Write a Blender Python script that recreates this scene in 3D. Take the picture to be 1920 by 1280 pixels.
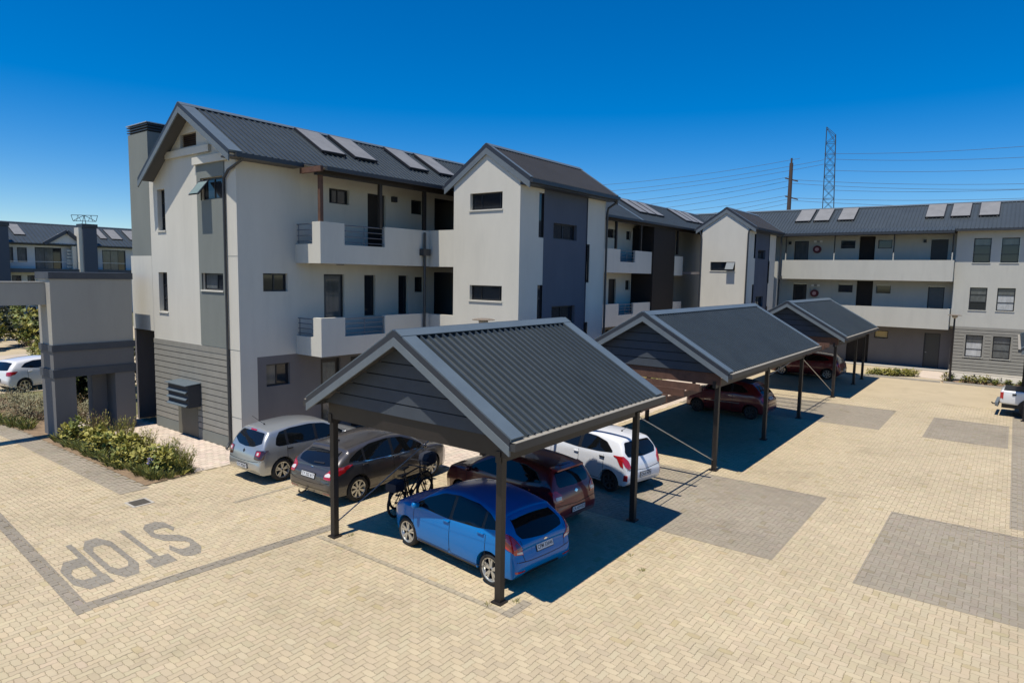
import bpy, bmesh, math, random
import numpy as np
from mathutils import Vector, Matrix
from mathutils.bvhtree import BVHTree
random.seed(7); rng = np.random.default_rng(7)
S = bpy.context.scene
COL = S.collection
for o in list(bpy.data.objects): bpy.data.objects.remove(o)

# ------------------------------------------------------------------ camera
# world axes: +X runs along the long apartment block (away to the right), +Y away to the left, +Z up
H = 5.7
YAW, PITCH, ROLL, FPX = math.radians(37.285), math.radians(5.774), math.radians(1.031), 1233.1
fw = Vector((math.cos(YAW), math.sin(YAW), 0)); rt = Vector((math.sin(YAW), -math.cos(YAW), 0)); up = Vector((0, 0, 1))
f2 = fw*math.cos(PITCH) - up*math.sin(PITCH); u2 = up*math.cos(PITCH) + fw*math.sin(PITCH)
r3 = rt*math.cos(ROLL) + u2*math.sin(ROLL); u3 = u2*math.cos(ROLL) - rt*math.sin(ROLL)
cam = bpy.data.objects.new('camera', bpy.data.cameras.new('camera')); COL.objects.link(cam)
M = Matrix.Identity(4)
for i in range(3):
    M[i][0], M[i][1], M[i][2] = r3[i], u3[i], -f2[i]
M[2][3] = H
cam.matrix_world = M
cam.data.sensor_width = 36; cam.data.lens = FPX/1920*36; cam.data.clip_end = 3000; cam.data.clip_start = .1
S.camera = cam
S.cycles.diffuse_bounces = 1
S.render.resolution_x, S.render.resolution_y = 1024, 682
def ray(px, py): return r3*((px-960)/FPX) - u3*((py-640)/FPX) + f2
def at_dist(px, py, D):
    d = ray(px, py); k = D/math.hypot(d.x, d.y); return Vector((0, 0, H)) + d*k
def proj(p):
    d = Vector(p) - Vector((0, 0, H)); return 960+FPX*d.dot(r3)/d.dot(f2), 640-FPX*d.dot(u3)/d.dot(f2)

# ------------------------------------------------------------------ light
TOSUN = Vector((-1.0, .085, 2.85)).normalized()
ELEV = math.asin(TOSUN.z)
W = bpy.data.worlds.new('World'); S.world = W; W.use_nodes = True
nt = W.node_tree; nt.nodes.clear()
sky = nt.nodes.new('ShaderNodeTexSky'); sky.sky_type = 'NISHITA'; sky.sun_disc = False
sky.sun_elevation = ELEV; sky.sun_rotation = math.atan2(TOSUN.x, TOSUN.y)
sky.air_density = 1.0; sky.dust_density = 0.1; sky.ozone_density = 5.0; sky.altitude = 800
hsv = nt.nodes.new('ShaderNodeHueSaturation'); hsv.inputs['Saturation'].default_value = 1.48; hsv.inputs['Hue'].default_value = .506
bg = nt.nodes.new('ShaderNodeBackground'); bg.inputs['Strength'].default_value = .125
wo = nt.nodes.new('ShaderNodeOutputWorld')
nt.links.new(sky.outputs[0], hsv.inputs['Color']); nt.links.new(hsv.outputs[0], bg.inputs['Color']); nt.links.new(bg.outputs[0], wo.inputs[0])
sl = bpy.data.lights.new('sun', 'SUN'); sl.energy = 5.0; sl.angle = math.radians(.53); sl.color = (1, .935, .83)
so = bpy.data.objects.new('sun', sl); COL.objects.link(so); so.rotation_euler = TOSUN.to_track_quat('Z', 'Y').to_euler(); so.location = (0, 0, 40)
vs = S.view_settings; vs.view_transform = 'Standard'; vs.look = 'None'; vs.exposure = 0.0; vs.gamma = 1; vs.use_curve_mapping = False

# ------------------------------------------------------------------ materials
MATS = {}
def mat(name, col, rough=.6, metal=0., var=.0, vscale=3., bump=0., bscale=40., spec=.5, coat=0., attr=None, streak=0., alpha=None, trans=0., stain=0., sscale=(1, 1, 1)):
    if name in MATS: return MATS[name]
    m = bpy.data.materials.new(name); m.use_nodes = True; MATS[name] = m
    t = m.node_tree; b = t.nodes['Principled BSDF']
    b.inputs['Base Color'].default_value = (*col, 1); b.inputs['Roughness'].default_value = rough; b.inputs['Metallic'].default_value = metal
    b.inputs['Specular IOR Level'].default_value = spec
    if coat: b.inputs['Coat Weight'].default_value = coat; b.inputs['Coat Roughness'].default_value = .04
    tc = t.nodes.new('ShaderNodeTexCoord')
    src = None
    if attr:
        a = t.nodes.new('ShaderNodeAttribute'); a.attribute_name = attr; src = a.outputs['Color']
    if var:
        n = t.nodes.new('ShaderNodeTexNoise'); n.inputs['Scale'].default_value = vscale; n.inputs['Detail'].default_value = 6; n.inputs['Roughness'].default_value = .65
        mp = t.nodes.new('ShaderNodeMapping'); mp.inputs['Scale'].default_value = (1, 1, .35 if streak else 1)
        t.links.new(tc.outputs['Object'], mp.inputs[0]); t.links.new(mp.outputs[0], n.inputs['Vector'])
        r = t.nodes.new('ShaderNodeMapRange'); r.inputs[1].default_value = .3; r.inputs[2].default_value = .7; r.inputs[3].default_value = 1-var; r.inputs[4].default_value = 1+var
        t.links.new(n.outputs[0], r.inputs[0])
        mx = t.nodes.new('ShaderNodeVectorMath'); mx.operation = 'SCALE'
        if src: t.links.new(src, mx.inputs[0])
        else: mx.inputs[0].default_value = col
        fac = r.outputs[0]
        if stain:
            m3 = t.nodes.new('ShaderNodeMapping'); m3.inputs['Scale'].default_value = sscale; m3.inputs['Location'].default_value = (3.1, 7.7, 1.3)
            n3 = t.nodes.new('ShaderNodeTexNoise'); n3.inputs['Scale'].default_value = 1.; n3.inputs['Detail'].default_value = 8; n3.inputs['Roughness'].default_value = .7
            t.links.new(tc.outputs['Object'], m3.inputs[0]); t.links.new(m3.outputs[0], n3.inputs['Vector'])
            r3_ = t.nodes.new('ShaderNodeMapRange'); r3_.inputs[1].default_value = .52; r3_.inputs[2].default_value = .74; r3_.inputs[3].default_value = 1.; r3_.inputs[4].default_value = 1-stain
            t.links.new(n3.outputs[0], r3_.inputs[0]); mu = t.nodes.new('ShaderNodeMath'); mu.operation = 'MULTIPLY'; t.links.new(fac, mu.inputs[0]); t.links.new(r3_.outputs[0], mu.inputs[1]); fac = mu.outputs[0]
        t.links.new(fac, mx.inputs['Scale']); src = mx.outputs[0]
    if src: t.links.new(src, b.inputs['Base Color'])
    if bump:
        n2 = t.nodes.new('ShaderNodeTexNoise'); n2.inputs['Scale'].default_value = bscale; n2.inputs['Detail'].default_value = 4
        t.links.new(tc.outputs['Object'], n2.inputs['Vector'])
        bp = t.nodes.new('ShaderNodeBump'); bp.inputs['Strength'].default_value = bump; bp.inputs['Distance'].default_value = .02
        t.links.new(n2.outputs[0], bp.inputs['Height']); t.links.new(bp.outputs[0], b.inputs['Normal'])
    if trans: b.inputs['Transmission Weight'].default_value = trans
    return m
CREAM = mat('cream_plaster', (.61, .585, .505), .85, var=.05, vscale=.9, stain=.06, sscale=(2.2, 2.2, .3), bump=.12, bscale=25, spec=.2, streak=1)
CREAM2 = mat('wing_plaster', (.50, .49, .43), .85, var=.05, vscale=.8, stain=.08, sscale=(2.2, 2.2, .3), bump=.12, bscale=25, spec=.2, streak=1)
SAGE = mat('sage_grey_plaster', (.20, .215, .195), .8, var=.07, vscale=1., bump=.12, bscale=25, spec=.2, streak=1)
NAVY = mat('blue_grey_plaster', (.10, .115, .145), .8, var=.08, vscale=1., bump=.1, bscale=25, spec=.2, streak=1)
PLINTH = mat('taupe_grey_plaster', (.17, .16, .155), .8, var=.08, vscale=1.2, bump=.1, bscale=25, spec=.2, streak=1)
GATEGREY = mat('gate_grey_plaster', (.38, .365, .32), .85, var=.05, vscale=.8, stain=.06, sscale=(2.2, 2.2, .3), bump=.12, bscale=25, spec=.2, streak=1)
GATEDARK = mat('gate_dark_plaster', (.165, .163, .16), .85, var=.07, vscale=.8, bump=.12, bscale=25, spec=.2, streak=1)
BAND = mat('charcoal_band', (.062, .07, .082), .7, var=.1, vscale=2)
PLANK = mat('clad_plank', (.265, .255, .22), .75, var=.08, vscale=2.5, bump=.1, bscale=30, spec=.25)
GROOVE = mat('groove_dark', (.02, .02, .02), .9)
ROOF = mat('roof_steel', (.046, .058, .065), .42, metal=.0, var=.10, vscale=1.3, stain=.2, sscale=(.9, .5, .5), spec=.5)
ROOF_T = mat('tower_roof_steel', (.045, .045, .047), .55, var=.12, vscale=1.3, spec=.4)
FLASH = mat('roof_flashing', (.105, .135, .155), .45, var=.08, vscale=2, stain=.15, sscale=(1.5, 1.5, 1.5), spec=.5)
FASCIA = mat('fascia_grey', (.135, .16, .175), .55, var=.08, vscale=3)
FASCD = mat('fascia_dark', (.028, .033, .042), .5, var=.08, vscale=3)
GUTTER = mat('gutter_charcoal', (.035, .038, .042), .45, var=.1, vscale=3)
GUTTERL = mat('gutter_lip', (.34, .31, .25), .45, var=.1, vscale=3)
SOFFIT = mat('soffit', (.10, .10, .10), .8)
TIMBER = mat('brown_timber', (.11, .055, .035), .7, var=.25, vscale=5, bump=.15, bscale=30)
POST = mat('steel_post_brown', (.019, .015, .013), .5, var=.15, vscale=4)
CLADD = mat('carport_clad', (.048, .059, .072), .7, var=.08, vscale=4)
FRAME = mat('window_frame', (.018, .018, .02), .4)
GLASS = mat('window_glass', (.018, .022, .028), .04, spec=.6)
CURT = mat('curtained_glass', (.45, .46, .45), .12, var=.25, vscale=4, spec=.6, streak=1)
CURTD = mat('dim_curtained_glass', (.10, .11, .11), .08, var=.3, vscale=4, spec=.6, streak=1)
YELG = mat('yellow_blind_glass', (.5, .40, .20), .15, spec=.5)
DOORM = mat('dark_door', (.02, .017, .015), .45, var=.2, vscale=5)
DOORG = mat('grey_door', (.075, .085, .09), .4, var=.1, vscale=5)
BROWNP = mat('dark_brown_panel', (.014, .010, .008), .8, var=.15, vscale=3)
STEEL = mat('galvanised_steel', (.45, .46, .47), .35, metal=.8)
RAILM = mat('railing_steel', (.16, .17, .19), .4, metal=.5)
SOLF = mat('collector_frame', (.03, .03, .032), .45, metal=.3)
SOLG = mat('collector_glass', (.21, .21, .205), .5, var=.12, vscale=2, spec=.3)
WHITE = mat('white_plastic', (.75, .75, .73), .5)
REDP = mat('red_paint', (.11, .010, .014), .5)
WIRE = mat('wire_dark', (.05, .06, .08), .6)
PYL = mat('pylon_steel', (.04, .045, .055), .6, metal=.2)
CONC = mat('concrete', (.42, .39, .33), .9, var=.12, vscale=2, bump=.15, bscale=30)

# ------------------------------------------------------------------ mesh helpers
ORG = {}
def link(o, parent=None):
    COL.objects.link(o)
    if parent is not None: o.parent = parent
    return o
def tag(o, label=None, cat=None, group=None, kind=None):
    if label: o['label'] = label
    if cat: o['category'] = cat
    if group: o['group'] = group
    if kind: o['kind'] = kind
    return o
def thing(name, loc, label, cat, group=None, rz=0.):
    e = bpy.data.objects.new(name, None); link(e); e.location = loc; e.rotation_euler = (0, 0, rz); e.empty_display_size = .3
    ORG[e.name] = Vector(loc)
    return tag(e, label, cat, group)
def org_of(o):
    while o is not None:
        if o.name in ORG: return ORG[o.name]
        o = o.parent
    return Vector((0, 0, 0))
class MB:
    def __init__(s): s.v = []; s.f = []; s.m = []; s.mi = 0
    def add(s, vs, fs):
        n = len(s.v); s.v += [tuple(p) for p in vs]; s.f += [[i+n for i in f] for f in fs]; s.m += [s.mi]*len(fs); return s
    def box(s, a, b):
        x0, y0, z0 = a; x1, y1, z1 = b
        return s.add([(x0, y0, z0), (x1, y0, z0), (x1, y1, z0), (x0, y1, z0), (x0, y0, z1), (x1, y0, z1), (x1, y1, z1), (x0, y1, z1)],
                     [(0, 3, 2, 1), (4, 5, 6, 7), (0, 1, 5, 4), (1, 2, 6, 5), (2, 3, 7, 6), (3, 0, 4, 7)])
    def hexa(s, p): return s.add(p, [(0, 3, 2, 1), (4, 5, 6, 7), (0, 1, 5, 4), (1, 2, 6, 5), (2, 3, 7, 6), (3, 0, 4, 7)])
    def poly(s, p): return s.add(p, [list(range(len(p)))])
    def prism(s, pts, d):
        n = len(pts); q = [tuple(Vector(p)+Vector(d)) for p in pts]
        return s.add(list(pts)+q, [list(range(n))[::-1], [i+n for i in range(n)]]+[(i, (i+1) % n, (i+1) % n+n, i+n) for i in range(n)])
    def bar(s, a, b, w, h=None, upv=(0, 0, 1)):
        h = h or w; a = Vector(a); b = Vector(b); d = (b-a).normalized(); u = Vector(upv)
        if abs(d.dot(u)) > .98: u = Vector((1, 0, 0))
        sd = d.cross(u).normalized()*(w/2); u = sd.cross(d).normalized()*(h/2)
        return s.hexa([a-sd-u, a+sd-u, b+sd-u, b-sd-u, a-sd+u, a+sd+u, b+sd+u, b-sd+u])
    def tube(s, pts, r, n=8, cap=True):
        pts = [Vector(p) for p in pts]; rings = []; base = len(s.v); rr = r if isinstance(r, (list, tuple)) else [r]*len(pts)
        d0 = (pts[1]-pts[0]).normalized(); u = Vector((0, 0, 1)) if abs(d0.z) < .9 else Vector((1, 0, 0))
        vs = []
        for i, p in enumerate(pts):
            d = (pts[min(i+1, len(pts)-1)]-pts[max(i-1, 0)]).normalized()
            a = d.cross(u).normalized(); b = a.cross(d).normalized()
            for k in range(n):
                t = 2*math.pi*k/n; vs.append(p+(a*math.cos(t)+b*math.sin(t))*rr[i])
        fs = [(i*n+k, i*n+(k+1) % n, (i+1)*n+(k+1) % n, (i+1)*n+k) for i in range(len(pts)-1) for k in range(n)]
        if cap: fs += [list(range(n))[::-1], [(len(pts)-1)*n+k for k in range(n)]]
        return s.add(vs, fs)
    def lathe(s, prof, c=(0, 0, 0), n=20):
        vs = [(c[0]+r*math.cos(2*math.pi*k/n), c[1]+r*math.sin(2*math.pi*k/n), c[2]+z) for r, z in prof for k in range(n)]
        fs = [(i*n+k, i*n+(k+1) % n, (i+1)*n+(k+1) % n, (i+1)*n+k) for i in range(len(prof)-1) for k in range(n)]
        return s.add(vs, fs)
    def build(s, name, mats, parent=None, smooth=False, sharp=None, local=False):
        if not isinstance(mats, (list, tuple)): mats = [mats]
        o0 = Vector((0, 0, 0)) if local or parent is None else org_of(parent)
        me = bpy.data.meshes.new(name)
        me.from_pydata([(x-o0.x, y-o0.y, z-o0.z) for x, y, z in s.v], [], s.f)
        for m in mats: me.materials.append(m)
        if len(mats) > 1: me.polygons.foreach_set('material_index', s.m)
        if smooth:
            me.polygons.foreach_set('use_smooth', [True]*len(me.polygons))
            if sharp: me.set_sharp_from_angle(angle=math.radians(sharp))
        me.update()
        o = bpy.data.objects.new(name, me); link(o, parent)
        return o
def copy_tree(o, parent=None):
    c = o.copy(); link(c)
    if parent is not None: c.parent = parent
    if o.name in ORG: ORG[c.name] = ORG[o.name]
    for ch in list(o.children): copy_tree(ch, c)
    return c

class Fr:   # a wall plane: u runs along U, v is height, d points outwards along N
    def __init__(s, O, U, N): s.O = Vector(O); s.U = Vector(U); s.N = Vector(N)
    def p(s, u, v, d=0.): return s.O+s.U*u+Vector((0, 0, v))+s.N*d
def FX(x): return Fr((x, 0, 0), (0, 1, 0), (-1, 0, 0))      # faces -X, u = Y
def FY(y): return Fr((0, y, 0), (1, 0, 0), (0, -1, 0))      # faces -Y, u = X
def fbox(mb, F, u0, u1, v0, v1, d0, d1):
    mb.hexa([F.p(u0, v0, d1), F.p(u1, v0, d1), F.p(u1, v0, d0), F.p(u0, v0, d0), F.p(u0, v1, d1), F.p(u1, v1, d1), F.p(u1, v1, d0), F.p(u0, v1, d0)])
def wall(mb, F, u0, u1, v0, v1, holes=(), reveal=.18, d=0., side=None):
    us = sorted({u0, u1, *[min(max(h[i], u0), u1) for h in holes for i in (0, 1)]}); vsn = sorted({v0, v1, *[min(max(h[i], v0), v1) for h in holes for i in (2, 3)]})
    for a, b in zip(us, us[1:]):
        for c, e in zip(vsn, vsn[1:]):
            mu, mv = (a+b)/2, (c+e)/2
            if any(h[0] < mu < h[1] and h[2] < mv < h[3] for h in holes): continue
            mb.poly([F.p(a, c, d), F.p(b, c, d), F.p(b, e, d), F.p(a, e, d)])
    for h in holes:
        if h[1] <= u0 or h[0] >= u1: continue
        a, b, c, e = h[:4]; r = d-reveal
        mb.poly([F.p(a, c, d), F.p(a, c, r), F.p(a, e, r), F.p(a, e, d)]); mb.poly([F.p(b, c, r), F.p(b, c, d), F.p(b, e, d), F.p(b, e, r)])
        mb.poly([F.p(a, c, d), F.p(b, c, d), F.p(b, c, r), F.p(a, c, r)]); mb.poly([F.p(a, e, r), F.p(b, e, r), F.p(b, e, d), F.p(a, e, d)])
def window(parent, F, u0, u1, v0, v1, d=-.15, cols=(), rows=(), fwid=.05, glass=None, frame=None, name='window', gl=None):
    """frame with its bars; each pane is a sub-part. cols / rows: fractions where bars run"""
    glass = glass or GLASS; frame = frame or FRAME
    mb = MB(); e = .004
    fbox(mb, F, u0+e, u1-e, v0+e, v0+fwid, d-.04, d+.02); fbox(mb, F, u0+e, u1-e, v1-fwid, v1-e, d-.04, d+.02)
    fbox(mb, F, u0+e, u0+fwid, v0+fwid, v1-fwid, d-.04, d+.02); fbox(mb, F, u1-fwid, u1-e, v0+fwid, v1-fwid, d-.04, d+.02)
    cu = [u0+fwid*.8]+[u0+(u1-u0)*c for c in cols]+[u1-fwid*.8]; cv = [v0+fwid*.8]+[v0+(v1-v0)*r for r in rows]+[v1-fwid*.8]
    for c in cu[1:-1]: fbox(mb, F, c-.02, c+.02, v0+fwid, v1-fwid, d-.035, d+.015)
    for r in cv[1:-1]: fbox(mb, F, u0+fwid, u1-fwid, r-.02, r+.02, d-.033, d+.013)
    w = mb.build(name, frame, parent)
    k = 0
    for a, b in zip(cu, cu[1:]):
        for c, r in zip(cv, cv[1:]):
            g = MB(); fbox(g, F, a, b, c, r, d-.02, d-.008)
            g.build('pane', (gl[k % len(gl)] if gl else glass), w); k += 1
    return w
def sill(parent, F, u0, u1, v, m, d=0.):
    mb = MB(); fbox(mb, F, u0-.03, u1+.03, v-.05, v-.002, d-.16, d+.035); return mb.build('window_sill', m, parent)
# ------------------------------------------------------------------ ground and paving
TAN = mat('tan_paver', (.46, .385, .25), .85, var=.07, vscale=.35, stain=.2, sscale=(.8, .8, .8), bump=.25, bscale=60, spec=.2, attr='col')
GROUT = mat('joint_sand', (.27, .22, .135), .95, var=.3, vscale=1.5)
FARP = mat('far_paving', (.48, .395, .26), .85, var=.07, vscale=.5, stain=.2, sscale=(.8, .8, .8), bump=.3, bscale=9, spec=.2)
FARG = mat('far_grey_paving', (.325, .28, .21), .85, var=.09, vscale=1.5, bump=.3, bscale=12, spec=.2)
SOIL = mat('garden_soil', (.24, .165, .095), .95, var=.3, vscale=4, bump=.5, bscale=12)
GRASSG = mat('dry_lawn', (.16, .15, .06), .95, var=.35, vscale=1.2, bump=.5, bscale=10)
def sheet(name, pts, z, m, kind='structure'):
    mb = MB(); mb.poly([(x, y, z) for x, y in pts]); o = mb.build(name, m); return tag(o, kind=kind)
sheet('ground', [(-400, -400), (900, -400), (900, 900), (-400, 900)], -.03, GRASSG)
sheet('paving_bed', [(-30, -60), (60, -60), (60, 27), (-30, 27)], -.008, GROUT)
RN = 37.0
mb = MB()
angs = [math.radians(a) for a in range(-60, 151, 3)]
for a, b in zip(angs, angs[1:]):
    for r0, r1 in ((RN, 50), (50, 75)):
        mb.poly([(r0*math.cos(a), r0*math.sin(a), -.003), (r1*math.cos(a), r1*math.sin(a), -.003), (r1*math.cos(b), r1*math.sin(b), -.003), (r0*math.cos(b), r0*math.sin(b), -.003)])
far_paving = tag(mb.build('far_paving', FARP), kind='structure')
sheet('grey_paving_strip', [(36.9, -.8), (44, -.75), (44, -.25), (36.9, -.3)], .002, FARG)
BEDX0, BEDX1, BEDY0, BEDY1 = 7.6, 8.98, 17.85, 60.0
def cobble_zone(x, y): return ((x > 9.0) & (x < 11.05) & (y > 17.95) & (y < 29)) | ((x > 11.0) & (x < 17.9) & (y > 17.3) & (y < 19)) | ((x > 13.95) & (y > 11.95) & (y < 17.3) & (x < 60)) | ((x > 13.0) & (x <= 13.95) & (y > 14.6) & (y < 17.3))
def blocked(x, y): return ((x > 11) & (y > 18.9)) | ((x > 17.9) & (x < 23.7) & (y > 13.4)) | ((x > BEDX0) & (x < BEDX1) & (y > BEDY0)) | ((x > 8.9) & (y > 29)) | (y > 45)
GP, GD, GL = (.325, .28, .21), (.28, .245, .19), (.39, .335, .24)     # worn patch, dark line, faint line
def rq(x0, x1, y0, y1): return [(x0, y0), (x1, y0), (x1, y1), (x0, y1)]
GREYQ = [(rq(13.55, 18.5, 3.55, 11.95), GP), (rq(13.5, 18.45, -3, 2.05), GP), (rq(19, 37, -.8, -.3), GP), (rq(28.5, 33.3, 3.8, 11.95), GP), (rq(28.3, 32.8, -.2, 2.35), GP), (rq(6.88, 7.6, 17.6, 32), GP),
         ([(3.91, 11.88), (4.15, 11.88), (5.55, 32), (5.31, 32)], GD), ([(4.13, 11.93), (9.05, 11.66), (9.05, 11.94), (4.13, 12.22)], GD),
         (rq(8.38, 8.50, 6.5, 11.6), GL), (rq(8.4, 10.1, 14.85, 14.97), GL), (rq(8.36, 9.0, 6.3, 6.5), GP)]
UNIT = .112
def brick_outline(vert, x, y, wig=True):
    """outline of one interlocking paver on the unit grid, shared edges wiggle alike"""
    if vert: seq = [(0, 0), (1, 0), (1, 1), (1, 2), (0, 2), (0, 1)]
    else: seq = [(0, 0), (1, 0), (2, 0), (2, 1), (1, 1), (0, 1)]
    out = []
    for k in range(6):
        a = seq[k]; b = seq[(k+1) % 6]; out.append((a[0], a[1]))
        if not wig: continue
        dx, dy = b[0]-a[0], b[1]-a[1]
        s = 1 if (min(a[0], b[0])+min(a[1], b[1])+x+y) % 2 else -1
        A = .07*s
        for t in ((.34, .62) if (dx+dy) > 0 else (.38, .66)):
            tt = t if (dx+dy) > 0 else 1-t
            off = A if tt < .5 else -A
            out.append((a[0]+dx*t+(0 if dx else off), a[1]+dy*t+(off if dx else 0)))
    return np.array(out)
VAR = {(v, p, w): brick_outline(v, p, 0, w) for v in (0, 1) for p in (0, 1) for w in (True, False)}
xs = np.arange(-20, 340); ys = np.arange(-60, 335)
GX, GY = np.meshgrid(xs, ys, indexing='ij'); GX = GX.ravel(); GY = GY.ravel()
kk = (GX-GY) % 4
selh = kk == 0; selv = kk == 3
bx = np.concatenate([GX[selh], GX[selv]]); by = np.concatenate([GY[selh], GY[selv]]); bv = np.concatenate([np.zeros(selh.sum(), int), np.ones(selv.sum(), int)])
cx = (bx+np.where(bv == 1, .5, 1.))*UNIT; cy = (by+np.where(bv == 1, 1., .5))*UNIT
dist = np.hypot(cx, cy)
dv = np.stack([cx, cy, -H*np.ones_like(cx)], 1)
R3, U3, F3 = (np.array(v) for v in (r3, u3, f2))
dep = dv@F3; ppx = 960+FPX*(dv@R3)/np.maximum(dep, .1); ppy = 640-FPX*(dv@U3)/np.maximum(dep, .1)
keep = (dep > 1) & (dist < RN+.1) & (ppx > -350) & (ppx < 2270) & (ppy < 1520) & ~blocked(cx, cy) & ~cobble_zone(cx, cy)
bx, by, bv, cx, cy, dist, ppx, ppy = (a[keep] for a in (bx, by, bv, cx, cy, dist, ppx, ppy))
hx_ = np.where(bv == 1, .5, 1.)*UNIT+.006; hy_ = np.where(bv == 1, 1., .5)*UNIT+.006
grey = np.zeros(len(cx), bool); cutlist = []; gcol = np.zeros((len(cx), 3))
for q, gc in GREYQ:
    ins = np.ones(len(cx), bool); tch = np.ones(len(cx), bool)
    for (ax_, ay_), (bx2, by2) in zip(q, q[1:]+q[:1]):
        cr = [(bx2-ax_)*(cy+sy*hy_-ay_)-(by2-ay_)*(cx+sx*hx_-ax_) >= 0 for sx in (-1, 1) for sy in (-1, 1)]
        ins &= np.all(cr, axis=0); tch &= np.any(cr, axis=0)
    grey |= ins; gcol[ins] = gc; cutlist.append((q, gc, np.where(tch & ~ins)[0]))
N = len(bx)
base = np.where(grey[:, None], gcol, np.array([.51, .42, .275]))
colr = base*(1+rng.normal(0, .035, (N, 1)))*(1+rng.normal(0, .010, (N, 3)))
odd = rng.random(N) < .03
colr[odd] *= np.array([.90, .89, .80])
nfresh = np.sin(cx*.9+1.3*np.sin(cy*.7))*np.sin(cy*.8+cx*.2)
colr *= (1+.045*nfresh)[:, None]
hz = rng.normal(0, .0010, N)
near = dist < 17.5
inframe = (ppx > 4) & (ppx < 1916) & (ppy < 1276)
order = np.argsort(np.where(inframe, dist, 1e9))
single = np.zeros(N, bool); single[order[:300]] = True
def paver_arrays(idx, detail):
    V = []; F = []; C = []; n0 = 0
    for v in (0, 1):
        for p in (0, 1):
            sel = idx[(bv[idx] == v) & ((bx[idx]+by[idx]) % 2 == p)]
            if not len(sel): continue
            o = VAR[(v, p, detail)]; c = np.array([.5, 1.]) if v else np.array([1., .5])
            sc = np.array([.95, .975]) if v else np.array([.975, .95])
            outer = (o-c)*sc*UNIT; inner = (o-c)*(sc-np.array([.04, .022] if v else [.022, .04]))*UNIT
            k = len(o)
            ctr = np.stack([cx[sel], cy[sel]], 1)[:, None, :]
            tilt = rng.normal(0, .006, (len(sel), 1, 2))
            ti = np.concatenate([ctr+inner, (hz[sel][:, None, None]+(inner*tilt).sum(-1, keepdims=True))], 2)
            if detail:
                to = np.concatenate([ctr+outer, np.broadcast_to(hz[sel][:, None, None]-.007, (len(sel), k, 1))], 2)
                vv = np.concatenate([ti, to], 1); m = 2*k
            else: 
                ti = np.concatenate([ctr+(inner+outer)/2, np.broadcast_to(hz[sel][:, None, None], (len(sel), k, 1))], 2)
                vv = ti; m = k
            fl = [list(range(k))]+([[i, i+k, (i+1) % k+k, (i+1) % k] for i in range(k)] if detail else [])
            for q in range(len(sel)):
                off = n0+q*m
                F += [[i+off for i in f] for f in fl]; 
            C.append(np.repeat(colr[sel], len(fl), 0))
            V.append(vv.reshape(-1, 3)); n0 += len(sel)*m
    return np.concatenate(V), F, np.concatenate(C)
def color_mesh(name, V, F, C, m):
    me = bpy.data.meshes.new(name); me.from_pydata(V.tolist(), [], F)
    a = me.attributes.new('col', 'FLOAT_COLOR', 'FACE'); a.data.foreach_set('color', np.concatenate([C, np.ones((len(C), 1))], 1).ravel())
    me.materials.append(m); me.update(); return me
paving = bpy.data.objects.new('brick_paving', None); link(paving); tag(paving, kind='structure')
idx = np.where(near & ~single)[0]
o = bpy.data.objects.new('paver_field', color_mesh('paver_field', *paver_arrays(idx, True), TAN)); link(o, paving); tag(o, kind='stuff')
idx = np.where(~near & ~single)[0]
o = bpy.data.objects.new('distant_paver_field', color_mesh('distant_paver_field', *paver_arrays(idx, False), TAN)); link(o, paving); tag(o, kind='stuff')
# the pavers that show largest, one by one, sharing a few meshes
pool = {}
for i in np.where(single)[0]:
    key = (bv[i], (bx[i]+by[i]) % 2, int(rng.integers(0, 6)))
    if key not in pool:
        V, F, C = paver_arrays(np.array([i]), True)
        V = V-np.array([cx[i], cy[i], 0]); pool[key] = color_mesh('paver', V, F, C, TAN)
    o = bpy.data.objects.new('paver', pool[key]); link(o, paving); o.location = (cx[i], cy[i], 0)

# STOP lettering laid in grey pavers (reads towards -X, top of the letters towards -Y)
LET = {'S': [[(.55, .45), (.5, .53), (.4, .555), (.22, .555), (.1, .5), (.075, .42), (.15, .355), (.47, .265), (.545, .2), (.52, .11), (.42, .07), (.2, .07), (.1, .1), (.07, .17)]],
       'T': [[(.03, .555), (.52, .555)], [(.275, .5), (.275, 0)]],
       'O': [[(.2, .07), (.42, .07), (.545, .15), (.545, .47), (.42, .555), (.2, .555), (.075, .47), (.075, .15), (.2, .07)]],
       'P': [[(.07, 0), (.07, .5)], [(.0, .555), (.4, .555), (.53, .48), (.53, .35), (.4, .275), (.12, .275)]]}
def clip(poly, q):
    n = len(q)
    ar = sum(q[i][0]*q[(i+1) % n][1]-q[(i+1) % n][0]*q[i][1] for i in range(n))
    if ar < 0: q = q[::-1]
    for i in range(n):
        a = q[i]; b = q[(i+1) % n]; out = []
        f = lambda p: (b[0]-a[0])*(p[1]-a[1])-(b[1]-a[1])*(p[0]-a[0])
        for j in range(len(poly)):
            p = poly[j]; r = poly[(j+1) % len(poly)]; fp, fr = f(p), f(r)
            if fp >= 0: out.append(p)
            if (fp >= 0) != (fr >= 0):
                t = fp/(fp-fr); out.append((p[0]+(r[0]-p[0])*t, p[1]+(r[1]-p[1])*t))
        poly = out
        if len(poly) < 3: return []
    return poly
stop = bpy.data.objects.new('stop_marking', None); link(stop); tag(stop, 'large STOP lettering laid in grey pavers on the tan brick driveway', 'road marking')
sel = np.where((cx > 3.9) & (cx < 7.2) & (cy > 12.3) & (cy < 15.5))[0]
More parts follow.
